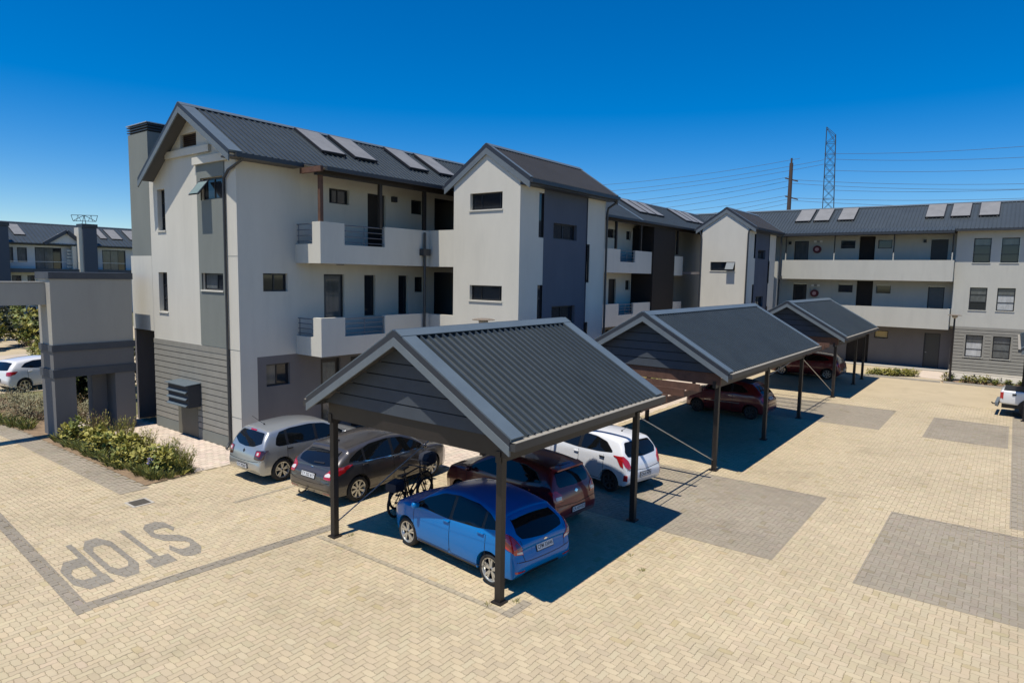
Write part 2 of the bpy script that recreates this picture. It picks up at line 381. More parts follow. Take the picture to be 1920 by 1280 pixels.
for ch, u0 in (('S', .06), ('T', .68), ('O', 1.26), ('P', 1.88)):
    quads = []
    for pl in LET[ch]:
        for a, b in zip(pl, pl[1:]):
            a = Vector(a); b = Vector(b); d = (b-a).normalized(); nrm = Vector((-d.y, d.x))*.06; ext = d*(.03 if len(pl) > 2 else 0)
            q = []
            for p in (a-ext+nrm, b+ext+nrm, b+ext-nrm, a-ext-nrm):
                v = p.y*3.93; X = 6.83-(u0+p.x*.9)-.07*v; Y = 15.12-v; q.append((X, Y))
            quads.append(q)
    V = []; F = []; C = []
    for qi, q in enumerate(quads):
        qx = [p[0] for p in q]; qy = [p[1] for p in q]
        for i in sel:
            if cx[i] < min(qx)-.2 or cx[i] > max(qx)+.2 or cy[i] < min(qy)-.2 or cy[i] > max(qy)+.2: continue
            o = VAR[(bv[i], (bx[i]+by[i]) % 2, False)]; c = np.array([.5, 1.]) if bv[i] else np.array([1., .5])
            r = clip([(cx[i]+p[0], cy[i]+p[1]) for p in (o-c)*.95*UNIT], q)
            if len(r) >= 3:
                n0 = len(V); V += [(x, y, .0042+.00012*qi) for x, y in r]; F.append(list(range(n0, n0+len(r)))); C.append(np.array([.27, .243, .196])*(1+.5*(colr[i].mean()/.40-1)))
    o = bpy.data.objects.new('letter', color_mesh('letter', np.array(V), F, np.array(C), TAN)); link(o, stop)
V = []; F = []; C = []
for qi, (q, gc, ids) in enumerate(cutlist):
    for i in ids:
        if grey[i]: continue
        o = VAR[(bv[i], (bx[i]+by[i]) % 2, False)]; c = np.array([.5, 1.]) if bv[i] else np.array([1., .5])
        r = clip([(cx[i]+p[0], cy[i]+p[1]) for p in (o-c)*.95*UNIT], q)
        if len(r) >= 3:
            n0 = len(V); V += [(x, y, .0042+.0002*qi) for x, y in r]; F.append(list(range(n0, n0+len(r)))); C.append(np.array(gc)*(1+.5*(colr[i].mean()/.40-1)))
o = bpy.data.objects.new('cut_grey_pavers', color_mesh('cut_grey_pavers', np.array(V), F, np.array(C), TAN)); link(o, paving); tag(o, kind='stuff')

# pale square cobbles by the building
COB = mat('pale_cobble', (.6, .5, .4), .85, var=.08, vscale=.6, bump=.2, bscale=50, attr='col')
V = []; F = []; C = []; cu = .205; singles = []
for i in range(-10, 400):
    for j in range(40, 240):
        x = (i+.5)*cu+(.1 if j % 2 else 0); y = (j+.5)*cu
        if not cobble_zone(np.float64(x), np.float64(y)) or blocked(np.float64(x), np.float64(y)): continue
        d = math.hypot(x, y)
        if d > 33: continue
        c = np.array([.60, .50, .40])*(1+random.gauss(0, .05))*(1+np.array([random.gauss(0, .012) for _ in range(3)]))
        n0 = len(V); h = cu*.478; z = random.gauss(0, .0012)
        V += [(x-h, y-h, z), (x+h, y-h, z), (x+h, y+h, z), (x-h, y+h, z)]; F.append([n0, n0+1, n0+2, n0+3]); C.append(c)
o = bpy.data.objects.new('cobble_path', color_mesh('cobble_path', np.array(V), F, np.array(C), COB)); link(o); tag(o, kind='structure')
sheet('cobble_path_bed', [(8.99, 17.9), (17.9, 17.3), (17.9, 18.95), (11.0, 18.95), (11.0, 29), (8.99, 29)], -.007, GROUT)
sheet('walkway', [(26, 12.0), (50, 12.0), (50, 15.2), (26, 15.2)], .001, mat('pale_walkway', (.58, .48, .38), .85, var=.08, vscale=.8))
# bed of soil with a kerb course
mb = MB(); pts = []
for i in range(24):
    for j in range(60):
        pass
sheet('garden_bed', [(BEDX0, BEDY0), (BEDX1, BEDY0+.15), (BEDX1, 27), (8.95, 60), (3, 60), (7.0, 34), (BEDX0-.05, 27)], .012, SOIL)
# ------------------------------------------------------------------ roofs
def ribbed(P, a0, a1, b0, z0, b1, z1, pitch=.172, h=.037, top=.034, lift=0.):
    """ribbed steel sheet from the eave (b0,z0) to the ridge (b1,z1), ribs spaced along a"""
    mb = MB(); n = max(1, round((a1-a0)/pitch)); p = (a1-a0)/n
    L = math.hypot(b1-b0, z1-z0); nb, nz = -(z1-z0)/L, (b1-b0)/L
    if nz < 0: nb, nz = -nb, -nz
    prof = []
    for i in range(n):
        s = a0+i*p; prof += [(s, 0), (s+p-top-.016, 0), (s+p-top-.008, h), (s+p-.008, h)]
    prof.append((a1, 0))
    vs = []
    for s, hh in prof:
        hh += lift
        vs.append(P(s, b0+nb*hh, z0+nz*hh)); vs.append(P(s, b1+nb*hh, z1+nz*hh))
    mb.add(vs, [(2*i, 2*i+2, 2*i+3, 2*i+1) for i in range(len(prof)-1)])
    return mb
def strip(mb, P, a0, a1, b0, z0, b1, z1, t0, t1):
    """flat slab lying on a roof slope between normal offsets t0..t1"""
    L = math.hypot(b1-b0, z1-z0); nb, nz = -(z1-z0)/L, (b1-b0)/L
    if nz < 0: nb, nz = -nb, -nz
    q = []
    for t in (t0, t1):
        q += [P(a0, b0+nb*t, z0+nz*t), P(a1, b0+nb*t, z0+nz*t), P(a1, b1+nb*t, z1+nz*t), P(a0, b1+nb*t, z1+nz*t)]
    mb.hexa(q)
PX = lambda a, b, z: (a, b, z)
PY = lambda a, b, z: (b, a, z)
def gable_roof(parent, P, a0, a1, br, zr, sides, m, pitch=.172, flash=.3, fascia=.26, gutter=True, gut_m=None, ends=(True, True), sheet_name='roof_sheet', rib_h=.037, cap=True, dark=.12, under=True):
    """sides: list of (b_eave, z_eave). One sheet per slope, plus ridge cap, verge flashings, barge boards, gutters"""
    objs = []
    for be, ze in sides:
        f0 = flash if ends[0] else 0; f1 = flash if ends[1] else 0
        s = ribbed(P, a0+f0*.9, a1-f1*.9, be, ze, br, zr, pitch, rib_h).build(sheet_name, m, parent); objs.append(s)
        k = 1 if be < br else -1
        L = math.hypot(br-be, zr-ze)
        if under:
            u = MB(); strip(u, P, a0+.02, a1-.02, be, ze, br, zr, -.05, -.012); u.build('roof_lining', SOFFIT, parent)
        for e, (aa, on) in enumerate(((a0, ends[0]), (a1, ends[1]))):
            if not on: continue
            sg = 1 if e == 0 else -1
            fl = MB(); lo, hi = sorted((aa, aa+sg*flash)); strip(fl, P, lo, hi, be, ze, br, zr, -.006, rib_h+.012); fl.build('verge_flashing', FLASH, s)
            bb = MB(); lo, hi = sorted((aa-sg*.012, aa+sg*.03))
            # upper dark edge and lower barge board, following the slope
            q = []
            def vq(t0, t1, l, h_):
                return [P(l, be, ze+t0), P(h_, be, ze+t0), P(h_, br, zr+t0), P(l, br, zr+t0), P(l, be, ze+t1), P(h_, be, ze+t1), P(h_, br, zr+t1), P(l, br, zr+t1)]
            bb.hexa(vq(-dark+.05, .052, lo, hi)); bb.build('verge_edge', FASCD, s)
            b2 = MB(); lo, hi = sorted((aa-sg*.022, aa+sg*.02)); b2.hexa(vq(-dark-fascia*.62+.05, -dark+.05-.002, lo, hi)); b2.build('barge_board', FASCIA, s)
        if gutter:
            g = MB(); z = ze-.03
            lo, hi = sorted((be-k*.11, be+k*.02))
            g.add([P(a0+.0, lo, z-.11), P(a1-.0, lo, z-.11), P(a1, hi, z-.11), P(a0, hi, z-.11), P(a0, lo, z+.02), P(a1, lo, z+.02), P(a1, hi, z+.0), P(a0, hi, z+.0)],
                  [(0, 3, 2, 1), (0, 1, 5, 4), (1, 2, 6, 5), (2, 3, 7, 6), (3, 0, 4, 7), (4, 5, 6, 7)])
            g.build('gutter', gut_m or GUTTER, parent)
    if cap:
        c = MB()
        for be, ze in sides:
            L = math.hypot(br-be, zr-ze); t = .2/L
            strip(c, P, a0-.01, a1+.01, br+(be-br)*t, zr+(ze-zr)*t, br, zr+.004, rib_h+.002, rib_h+.022)
        c.build('ridge_cap', FLASH, objs[0])
    return objs
def solar(parent, P, a0, a1, b0, z0, b1, z1):
    """flat plate collector on a roof slope: frame, glass"""
    f = MB(); strip(f, P, a0, a1, b0, z0, b1, z1, .05, .125)
    fo = f.build('solar_collector', SOLF, parent)
    t = .04; L = math.hypot(b1-b0, z1-z0); q = t/L
    g = MB(); strip(g, P, a0+t, a1-t, b0+(b1-b0)*q, z0+(z1-z0)*q, b1-(b1-b0)*q, z1-(z1-z0)*q, .127, .132)
    g.build('collector_glass', SOLG, fo)
    for s in (a0+.12, a1-.12):
        b = MB(); b.bar(P(s, b0, z0+.06), P(s, b0+(b0-b1)*.06, z0+(z0-z1)*.06+.03), .05, .05); b.build('bracket', SOLF, fo)
def downpipe(parent, pts, r=.045, m=None):
    mb = MB(); mb.tube(pts, r, 10); o = mb.build('downpipe', m or GUTTER, parent, smooth=True, sharp=50); return o
def louvre(parent, F, u0, u1, v0, v1, d=-.1):
    b = MB(); fbox(b, F, u0+.004, u1-.004, v0+.004, v1-.004, d-.03, d-.02); o = b.build('gable_vent', FRAME, parent)
    n = int((v1-v0)/.07)
    for i in range(n):
        z = v0+.03+i*(v1-v0-.04)/n; s = MB(); s.hexa([F.p(u0+.01, z, d+.03), F.p(u1-.01, z, d+.03), F.p(u1-.01, z+.03, d-.018), F.p(u0+.01, z+.03, d-.018), F.p(u0+.01, z+.008, d+.03), F.p(u1-.01, z+.008, d+.03), F.p(u1-.01, z+.038, d-.018), F.p(u0+.01, z+.038, d-.018)])
        s.build('slat', TIMBER, o)
def planks(parent, F, u0, u1, v0, v1, n, holes=(), th=.03, m=None, gap=.022):
    """lapped boards, each one a piece of its own; boards stop at the holes"""
    h = (v1-v0)/n
    for i in range(n):
        a = v0+i*h+gap; b = v0+(i+1)*h
        segs = [(u0, u1)]
        for hl in holes:
            if hl[2] < b-.01 and hl[3] > a+.01:
                segs = [t for s in segs for t in ((s[0], min(s[1], hl[0])), (max(s[0], hl[1]), s[1])) if t[1]-t[0] > .03]
        for s0, s1 in segs:
            mb = MB(); mb.hexa([F.p(s0, a, th), F.p(s1, a, th), F.p(s1, a, 0.002), F.p(s0, a, 0.002), F.p(s0, b, th*.72), F.p(s1, b, th*.72), F.p(s1, b, 0.002), F.p(s0, b, 0.002)])
            mb.build('plank', m or PLANK, parent)
def door(parent, F, u0, u1, v0, v1, d=-.12, m=None, glass=None, handle=True):
    f = MB(); w = .06
    fbox(f, F, u0+.004, u0+w, v0, v1-.004, d-.05, d+.03); fbox(f, F, u1-w, u1-.004, v0, v1-.004, d-.05, d+.03); fbox(f, F, u0+w, u1-w, v1-w, v1-.004, d-.05, d+.03)
    o = f.build('door', FRAME, parent)
    l = MB(); fbox(l, F, u0+w, u1-w, v0+.01, v1-w, d-.03, d+.0); l.build('door_leaf', m or DOORM, o)
    if glass:
        g = MB(); fbox(g, F, u0+w+.1, u1-w-.1, v0+.12, v1-w-.1, d+.001, d+.006); g.build('pane', glass, o)
    if handle:
        k = MB(); k.bar(F.p(u1-w-.12, v0+1.0, d+.04), F.p(u1-w-.02, v0+1.0, d+.04), .02); k.build('handle', STEEL, o)
    return o
def railing(parent, F, u0, u1, v0, v1, n=3, posts=None):
    mb = MB()
    for i in range(n+1):
        z = v0+(v1-v0)*(i+.35)/(n+.35) if i < n else v1
        mb.tube([F.p(u0, z), F.p(u1, z)], .014 if i < n else .02, 6)
    for u in (posts or (u0+.03, (u0+u1)/2, u1-.03)): mb.tube([F.p(u, v0-.02), F.p(u, v1)], .016, 6)
    return mb.build('railing', RAILM, parent)

# ------------------------------------------------------------------ main apartment block
B = thing('apartment_block', (11, 19, 0), 'long three storey cream block with grey steel roof, chimney and clad gable base', 'building')
XG = 11.02
G = FX(XG)
hl = [(23.55, 24.1, 7.02, 8.43), (23.57, 24.2, 4.19, 5.57), (21.3, 22.35, 9.67, 10.1)]
sg = [(19.72, 21.07, 7.9, 8.59), (19.82, 21.15, 5.04, 5.58)]
mb = MB(); wall(mb, G, 19.0, 24.68, 3.2, 8.75, [h for h in hl[:2]]+sg, .2)
# gable triangle (with the vent)
wall(mb, G, 21.3, 22.35, 9.67, 10.1, [hl[2]], .14)
mb.poly([G.p(19.0, 8.75), G.p(24.4, 8.75), G.p(23.07, 9.67), G.p(22.35, 9.67), G.p(21.3, 9.67), G.p(19.45, 9.67), G.p(19.0, 9.4)])
mb.poly([G.p(22.35, 9.67), G.p(23.07, 9.67), G.p(22.46, 10.1), G.p(22.35, 10.1)])
mb.poly([G.p(19.45, 9.67), G.p(21.3, 9.67), G.p(21.3, 10.1), G.p(20.17, 10.1)])
mb.poly([G.p(20.17, 10.1), G.p(22.46, 10.1), G.p(21.4, 10.84)])
mb.build('gable_wall', CREAM, B)
mb = MB(); wall(mb, G, 19.0, 19.58, 0, 3.2); mb.poly([(XG, 19.0, 0), (11.6, 19.0, 0), (11.6, 19.0, 2.95), (XG, 19.0, 2.95)]); mb.build('corner_pilaster', CREAM, B)
for z in (1.05, 3.2, 6.12):
    g = MB(); fbox(g, G, 19.003, 19.575, z-.008, z+.008, .0, .004); g.build('joint_line', SAGE, B)
# sage strip with its own openings, slightly proud
mb = MB(); wall(mb, G, 19.64, 21.3, 3.22, 9.03, sg, .05, d=.03)
for u in (19.64, 21.3): mb.poly([G.p(u, 3.22, 0), G.p(u, 3.22, .03), G.p(u, 9.03, .03), G.p(u, 9.03, 0)])
mb.build('sage_panel', SAGE, B)
mb = MB(); fbox(mb, G, 19.35, 21.42, 9.03, 9.26, .0, .11); mb.build('moulding', CREAM, B)
mb = MB(); fbox(mb, G, 20.4, 23.25, 9.38, 9.6, .0, .10); mb.build('moulding', CREAM, B)
louvre(B, G, *hl[2])
for h in hl[:2]: window(B, G, *h, d=-.17, rows=(.33, .68), glass=GLASS); sill(B, G, h[0], h[1], h[2], CREAM)
w = window(B, G, *sg[0], d=-.1, cols=(.5,)); window(B, G, *sg[1], d=-.1, cols=(.42,), gl=[GLASS, CURTD]); sill(B, G, sg[1][0], sg[1][1], sg[1][2], CREAM, .03)
# open top-hung sash
s = MB(); s.hexa([G.p(20.42, 8.5, .06), G.p(21.04, 8.5, .06), G.p(21.04, 8.5, .09), G.p(20.42, 8.5, .09), G.p(20.42, 8.02, .42), G.p(21.04, 8.02, .42), G.p(21.04, 8.02, .45), G.p(20.42, 8.02, .45)]); so_ = s.build('open_sash', FRAME, B)
s = MB(); s.hexa([G.p(20.46, 8.46, .092), G.p(21.0, 8.46, .092), G.p(21.0, 8.46, .122), G.p(20.46, 8.46, .122), G.p(20.46, 8.06, .424), G.p(21.0, 8.06, .424), G.p(21.0, 8.06, .454), G.p(20.46, 8.06, .454)]); s.build('pane', mat('sky_glass', (.22, .30, .30), .08, spec=.8), so_)
# clad base
mb = MB(); wall(mb, G, 19.6, 24.68, 0, 3.2, (), d=-.003); mb.build('base_wall', GROOVE, B)
mb = MB(); fbox(mb, G, 19.6, 24.68, 0, .36, -.002, .03); mb.build('plinth', SAGE, B)
mb = MB(); fbox(mb, G, 19.6, 24.68, 3.02, 3.2, -.002, .034); mb.build('plank', PLANK, B)
planks(B, G, 19.6, 24.68, .36, 3.02, 13, holes=[(21.66, 23.0, 0, 1.14)], gap=.026)
mb = MB(); fbox(mb, G, 21.66, 23.0, .0, 1.14, -.002, .036); mb.build('smooth_panel', mat('olive_grey_panel', (.135, .13, .10), .75, var=.08), B)
# chimney breast and stack
C1 = FX(XG)
mb = MB(); mb.box((XG, 24.69, 3.45), (12.4, 26.35, 6.15)); mb.build('chimney_breast', CREAM, B)
mb = MB(); mb.box((XG, 24.69, 6.153), (12.15, 26.2, 10.5)); st = mb.build('chimney_stack', SAGE, B)
mb = MB()
for i, z in enumerate((10.55, 10.64, 10.73)): mb.box((XG-.02, 24.64, z), (12.2, 26.24, z+.03))
mb.box((XG+.06, 24.74, 10.5), (12.1, 26.14, 10.8)); mb.build('chimney_cap', GUTTER, st)
mb = MB(); mb.box((XG-.04, 24.62, 10.80), (12.22, 26.26, 10.83)); mb.build('cap_plate', mat('cap_plate', (.5, .5, .5), .4, metal=.5), st)
mb = MB(); mb.box((11.45, 24.68, 9.9), (11.75, 24.688, 10.25)); mb.build('chimney_vent', GROOVE, st)
mb = MB(); mb.box((12.41, 24.685, 0), (12.6, 27.5, 3.6)); mb.box((XG+.02, 26.2, 0), (12.40, 26.34, 3.445)); mb.poly([(XG, 24.685, 0), (12.4, 24.685, 0), (12.4, 24.685, 3.45), (XG, 24.685, 3.45)]); mb.build('entrance_recess', PLINTH, B)
# long facade (faces -Y)
Y0 = 19.0
A = FY(Y0)
wins = [(11.86, 12.75, 5.03, 5.61), (11.91, 12.78, 1.96, 2.68), (14.43, 15.29, 8.05, 8.56),
        (15.95, 16.48, 4.1, 5.6), (17.63, 18.14, 4.1, 5.6), (18.3, 18.95, 8.0, 8.55), (18.5, 19.0, 4.95, 5.55),
        (33.88, 34.73, 7.95, 8.46), (36.2, 36.8, 7.95, 8.46), (36.3, 36.9, 4.9, 5.5), (26.0, 26.8, 7.95, 8.46), (25.0, 25.7, 4.9, 5.5), (29.0, 29.8, 7.95, 8.46), (42.6, 43.4, 7.95, 8.46)]
drs = [(14.17, 15.04, 3.05, 5.61), (16.12, 16.98, 6.02, 8.56), (14.0, 14.85, 0.02, 2.68), (15.3, 16.2, .02, 2.65), (34.2, 35.1, 3.05, 5.57), (27.5, 28.4, 6.02, 8.5), (27.5, 28.4, 3.05, 5.57), (27.5, 28.4, .02, 2.6), (33.5, 34.4, .02, 2.6), (36.5, 37.4, .02, 2.6)]
rec = [(19.6, 21.0, z, z+2.75) for z in (.02, 3.0, 6.0)]
allh = wins+drs+rec
mb = MB(); wall(mb, A, XG, 51.5, 2.95, 9.2, [h for h in allh if h[3] > 3.0], .16); mb.build('facade', CREAM, B)
mb = MB(); wall(mb, A, 11.6, 51.5, 0, 2.95, [h for h in allh if h[2] < 2.9], .16); mb.build('ground_floor_wall', PLINTH, B)
for h in wins: window(B, A, *h, d=-.13, cols=(.5,) if h[1]-h[0] > .8 else (), glass=GLASS, gl=([CURTD, GLASS] if h[2] < 2.5 else None))
for i, h in enumerate(drs): door(B, A, *h, m=DOORM if i != 0 else DOORG, glass=CURTD if i in (0, 2) else None)
mb = MB()
for h in rec: mb.poly([A.p(h[0], h[2], -2.5), A.p(h[1], h[2], -2.5), A.p(h[1], h[3], -2.5), A.p(h[0], h[3], -2.5)])
for h in rec:
    for u in (h[0], h[1]): mb.poly([A.p(u, h[2], 0), A.p(u, h[2], -2.5), A.p(u, h[3], -2.5), A.p(u, h[3], 0)])
mb.build('passage_wall', PLINTH, B)
# back and end of the block so that it closes
mb = MB(); mb.box((11.2, 24.3, 0), (51, 24.6, 8.7)); mb.build('rear_wall', CREAM, B)
# walkway slabs with parapets (Y 17.65 .. 19)
YB = 17.65
def walkway(x0, x1, zb, zt, notch=None, left=True):
    mb = MB(); mb.box((x0+.02, YB+.02, zb+.004), (x1-.004, Y0-.002, zb+.18)); sl_ = mb.build('walkway_slab', CREAM, B)
    mb = MB(); th = .15
    zc = zb+.62
    if notch:
        n0, n1 = notch
        mb.box((x0, YB, zb-.0), (n0, YB+th, zt)); mb.box((n0, YB, zb), (n1, YB+th, zc)); mb.box((n1, YB, zb), (x1, YB+th, zt))
    else: mb.box((x0, YB, zb), (x1, YB+th, zt))
    if left:
        mb.box((x0, YB+th, zb), (x0+th, YB+.42, zt)); mb.box((x0, YB+.42, zb), (x0+th, Y0-.002, zc))
    o = mb.build('parapet', CREAM, B)
    if notch: railing(B, FY(YB+.07), n0+.01, n1-.01, zc+.03, zt-.06)
    if left: railing(B, FX(x0+.07), YB+.43, Y0-.02, zc+.03, zt-.06, posts=(YB+.5, Y0-.1))
    d = MB(); d.lathe([(.0, -.02), (.12, -.02), (.15, 0)], ((x0+x1)/2-1.2, YB+.6, zb-.012), 14); d.build('ceiling_light', FASCD, B)
walkway(13.05, 17.915, 5.96, 7.28, (14.0, 15.75)); walkway(13.05, 17.915, 2.94, 4.2, (14.0, 15.75))
walkway(23.72, 37.0, 5.92, 7.22, (33.0, 34.8), False); walkway(23.72, 37.0, 2.94, 4.2, (33.0, 34.8), False)
walkway(40.12, 41.7, 5.85, 7.1, None, False); walkway(40.12, 41.7, 2.9, 4.15, None, False)
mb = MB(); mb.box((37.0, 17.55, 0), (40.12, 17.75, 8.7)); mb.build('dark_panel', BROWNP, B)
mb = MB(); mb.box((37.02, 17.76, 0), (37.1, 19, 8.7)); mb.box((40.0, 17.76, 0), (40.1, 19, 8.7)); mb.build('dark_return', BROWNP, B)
for x, m in ((13.14, TIMBER), (15.6, POST), (17.75, POST), (25.5, POST), (29, POST), (32.6, POST), (35.6, POST), (40.9, POST)):
    mb = MB(); mb.box((x-.06, YB+.03, 7.22), (x+.06, YB+.15, 8.9)); mb.build('roof_post', m, B)
mb = MB(); mb.box((12.95, YB+.0, 8.72), (50, YB+.16, 8.9)); mb.build('roof_beam', POST, B)
mb = MB(); mb.box((12.9, YB-.25, 8.80), (13.0, 18.48, 8.97)); mb.build('timber_end', TIMBER, B)
# roof: steep main slope and a flatter skirt over the walkway
gable_roof(B, PX, 10.52, 53, 21.4, 10.88, [(18.5, 9.14), (24.38, 8.75)], ROOF, pitch=.215, flash=.42, ends=(True, False), gutter=False, fascia=.3, dark=.14)
sk = ribbed(PX, 13.0, 50, 17.3, 8.93, 18.5, 9.14, .215).build('porch_sheet', ROOF, B)
mb = MB(); mb.box((10.7, 18.38, 9.0), (13.0, 18.5, 9.13)); mb.build('gutter', GUTTER, B)
mb = MB(); mb.box((13.0, 17.2, 8.82), (50, 17.3, 8.94)); mb.build('gutter', GUTTER, B)
mb = MB(); strip(mb, PX, 13.0, 50, 17.3, 8.93, 18.5, 9.14, -.05, -.02); mb.build('porch_lining', SOFFIT, B)
mb = MB(); mb.box((10.55, 18.5, 9.0), (13.0, 18.99, 9.05)); mb.build('soffit', SOFFIT, B)
for a in (14.52, 15.98, 18.72, 20.4): solar(B, PX, a, a+1.06, 19.55, 9.14+.6*1.05, 21.15, 9.14+.6*2.65)
for a in (31.5, 33.0, 38.9, 40.2, 41.5, 46.4, 47.7, 49.0): solar(B, PX, a, a+1.1, 19.55, 9.77, 21.15, 10.73)
mb = MB(); strip(mb, PX, 37.2, 37.5, 18.5, 9.14, 21.4, 10.88, .03, .05); mb.build('roof_flashing', FLASH, B)
downpipe(B, [(10.95, 18.45, 9.05), (10.95, 18.52, 8.95), (10.945, 19.3, 8.72), (10.955, 19.58, 8.5), (10.955, 19.6, 8.2), (10.955, 19.6, .25), (10.9, 19.6, .12), (10.8, 19.55, .05)], .042)
downpipe(B, [(17.6, 17.55, 7.2), (17.6, 17.55, 6.5), (17.6, 17.55, 3.0), (17.6, 17.55, .2)], .05)
mb = MB(); mb.box((17.42, 17.42, 6.35), (17.78, 17.64, 6.6)); mb.build('rainwater_hopper', GUTTER, B)
mb = MB(); mb.box((17.25, 18.85, 8.35), (17.45, 18.99, 8.55)); mb.build('wall_light', FASCD, B)
# letter boxes on the clad wall: separate thing
mbx = thing('letter_boxes', (10.8, 22.1, 1.1), 'dark grey louvred letter box cabinet fixed to the clad gable wall', 'letter box')
mb = MB(); mb.box((10.56, 21.42, 1.12), (10.985, 22.78, 1.86)); mb.build('cabinet', mat('cabinet_dark', (.03, .036, .045), .45), mbx)
mb = MB(); mb.hexa([(10.45, 21.38, 1.862), (10.99, 21.38, 1.9), (10.99, 22.82, 1.9), (10.45, 22.82, 1.862), (10.45, 21.38, 1.885), (10.99, 21.38, 1.925), (10.99, 22.82, 1.925), (10.45, 22.82, 1.885)]); mb.build('lid', FLASH, mbx)
for z in (1.16, 1.38, 1.61):
    mb = MB(); mb.hexa([(10.47, 21.44, z), (10.558, 21.44, z+.06), (10.558, 22.76, z+.06), (10.47, 22.76, z), (10.47, 21.44, z+.02), (10.558, 21.44, z+.08), (10.558, 22.76, z+.08), (10.47, 22.76, z+.02)]); mb.build('flap', FLASH, mbx)

# ------------------------------------------------------------------ stair towers
def tower(x0, label, first):
    T = thing('stair_tower', (x0+2.9, 14.9, 0), label, 'stair tower', 'stair towers')
    x1 = x0+5.78; ya, yb = 13.4, 16.4
    F = FX(x0); Sd = FY(ya)
    ze = 9.06; yr = 14.87; zr = ze+(yr-ya)*.66
    if first:
        fh = [(14.16, 15.62, 7.95, 8.53), (14.13, 15.6, 4.78, 5.31), (14.13, 15.6, 1.7, 2.25)]
    else:
        fh = [(14.18, 15.78, 6.2, 6.76)]
    mb = MB(); wall(mb, F, ya, yb, 0, ze, fh, .2)
    if first:
        wall(mb, F, yb, 17.67, 5.95, 7.29); wall(mb, F, yb, 17.67, 2.94, 4.17)
        mb.poly([(x0, 17.67, 5.95), (x0+.15, 17.67, 5.95), (x0+.15, 17.67, 7.29), (x0, 17.67, 7.29)])
        mb.box((x0+.002, yb, 7.26), (x0+.16, 17.67, 7.292)); mb.box((x0+.002, yb, 4.15), (x0+.16, 17.67, 4.172))
    mb.poly([F.p(ya, ze), F.p(yb, ze), F.p(yr, zr)]); mb.build('front_wall', CREAM, T)
    mb = MB(); mb.box((x0+.16, yb, 5.95), (x0+3, 18.99, 6.1)); mb.box((x0+.16, yb, 2.94), (x0+3, 18.99, 3.1)); mb.poly([(x0+.01, yb, 0), (x1, yb, 0), (x1, yb, ze), (x0+.01, yb, ze)]); mb.build('landing', PLINTH, T)
    for h in fh:
        if first: window(T, F, *h, d=-.15, cols=(.13, .70), glass=GLASS)
        else: window(T, F, *h, d=-.15, cols=(.32,), glass=GLASS)
        sill(T, F, h[0], h[1], h[2], CREAM)
    p, q = x0+1.40, x0+4.40
    slits = [(x0+1.1, x0+1.40, 7.02, 8.56), (x0+1.1, x0+1.40, 3.9, 5.36), (q, q+.22, 5.45, 6.94), (q, q+.22, 2.4, 3.9)]
    sw = [(x0+2.1, x0+3.7, 7.03, 7.6), (x0+2.1, x0+3.7, 3.9, 4.58)]
    mb = MB(); wall(mb, Sd, x0, p, 0, ze, slits[:2], .2); wall(mb, Sd, q, x1, 0, ze, slits[2:], .2)
    mb.poly([(x1, ya, 0), (x1, yb, 0), (x1, yb, ze), (x1, ya, ze)]); mb.poly([(x1, ya, ze), (x1, yb, ze), (x1, yr, zr)])
    mb.build('side_wall', CREAM, T)
    mb = MB(); wall(mb, Sd, p, q, 0, ze, sw, .2, d=-.05); mb.build('blue_grey_bay', NAVY, T)
    mb = MB(); mb.poly([Sd.p(p, 0, 0), Sd.p(p, 0, -.05), Sd.p(p, ze, -.05), Sd.p(p, ze, 0)]); mb.poly([Sd.p(q, 0, 0), Sd.p(q, 0, -.05), Sd.p(q, ze, -.05), Sd.p(q, ze, 0)]); mb.build('bay_return', NAVY, T)
    for h in slits: window(T, Sd, *h, d=-.05, glass=GLASS, fwid=.03)
    for h in sw: window(T, Sd, *h, d=-.2, cols=(.5,), glass=GLASS)
    gable_roof(T, PX, x0-.05, x1+.22, yr, zr+.12, [(ya-.42, ze-.17), (yb+.42, ze-.17)], ROOF_T, pitch=.172, flash=.16, fascia=.34, dark=.16, gut_m=GUTTER)
    mb = MB(); mb.box((x0-.03, ya-.42, ze-.36), (x1+.2, ya-.003, ze-.30)); mb.build('soffit', FASCD, T)
    if first: downpipe(T, [(x1+.12, ya-.42, ze-.3), (x1+.12, ya-.40, ze-.42), (x1+.03, ya-.1, ze-.62), (x1+.03, ya-.06, ze-.8), (x1+.03, ya-.06, .2)], .045)
    else:
        downpipe(T, [(x0-.06, ya+.0, ze-.35), (x0-.06, ya+.03, ze-.6), (x0-.06, ya+.05, .1)], .05); downpipe(T, [(x0-.06, yb+.15, ze-.35), (x0-.06, yb+.02, ze-.7), (x0-.06, yb-.0, .1)], .05)
        s = MB(); s.hexa([F.p(14.2, 6.72, .0), F.p(14.72, 6.72, .0), F.p(14.72, 6.72, .03), F.p(14.2, 6.72, .03), F.p(14.2, 6.3, .3), F.p(14.72, 6.3, .3), F.p(14.72, 6.3, .33), F.p(14.2, 6.3, .33)]); s.build('open_sash', FASCIA, T)
    return T
tower(17.92, 'cream gabled stair tower with blue-grey side bay and wide slot windows', True)
tower(41.7, 'distant cream gabled stair tower with black downpipes at both front corners', False)

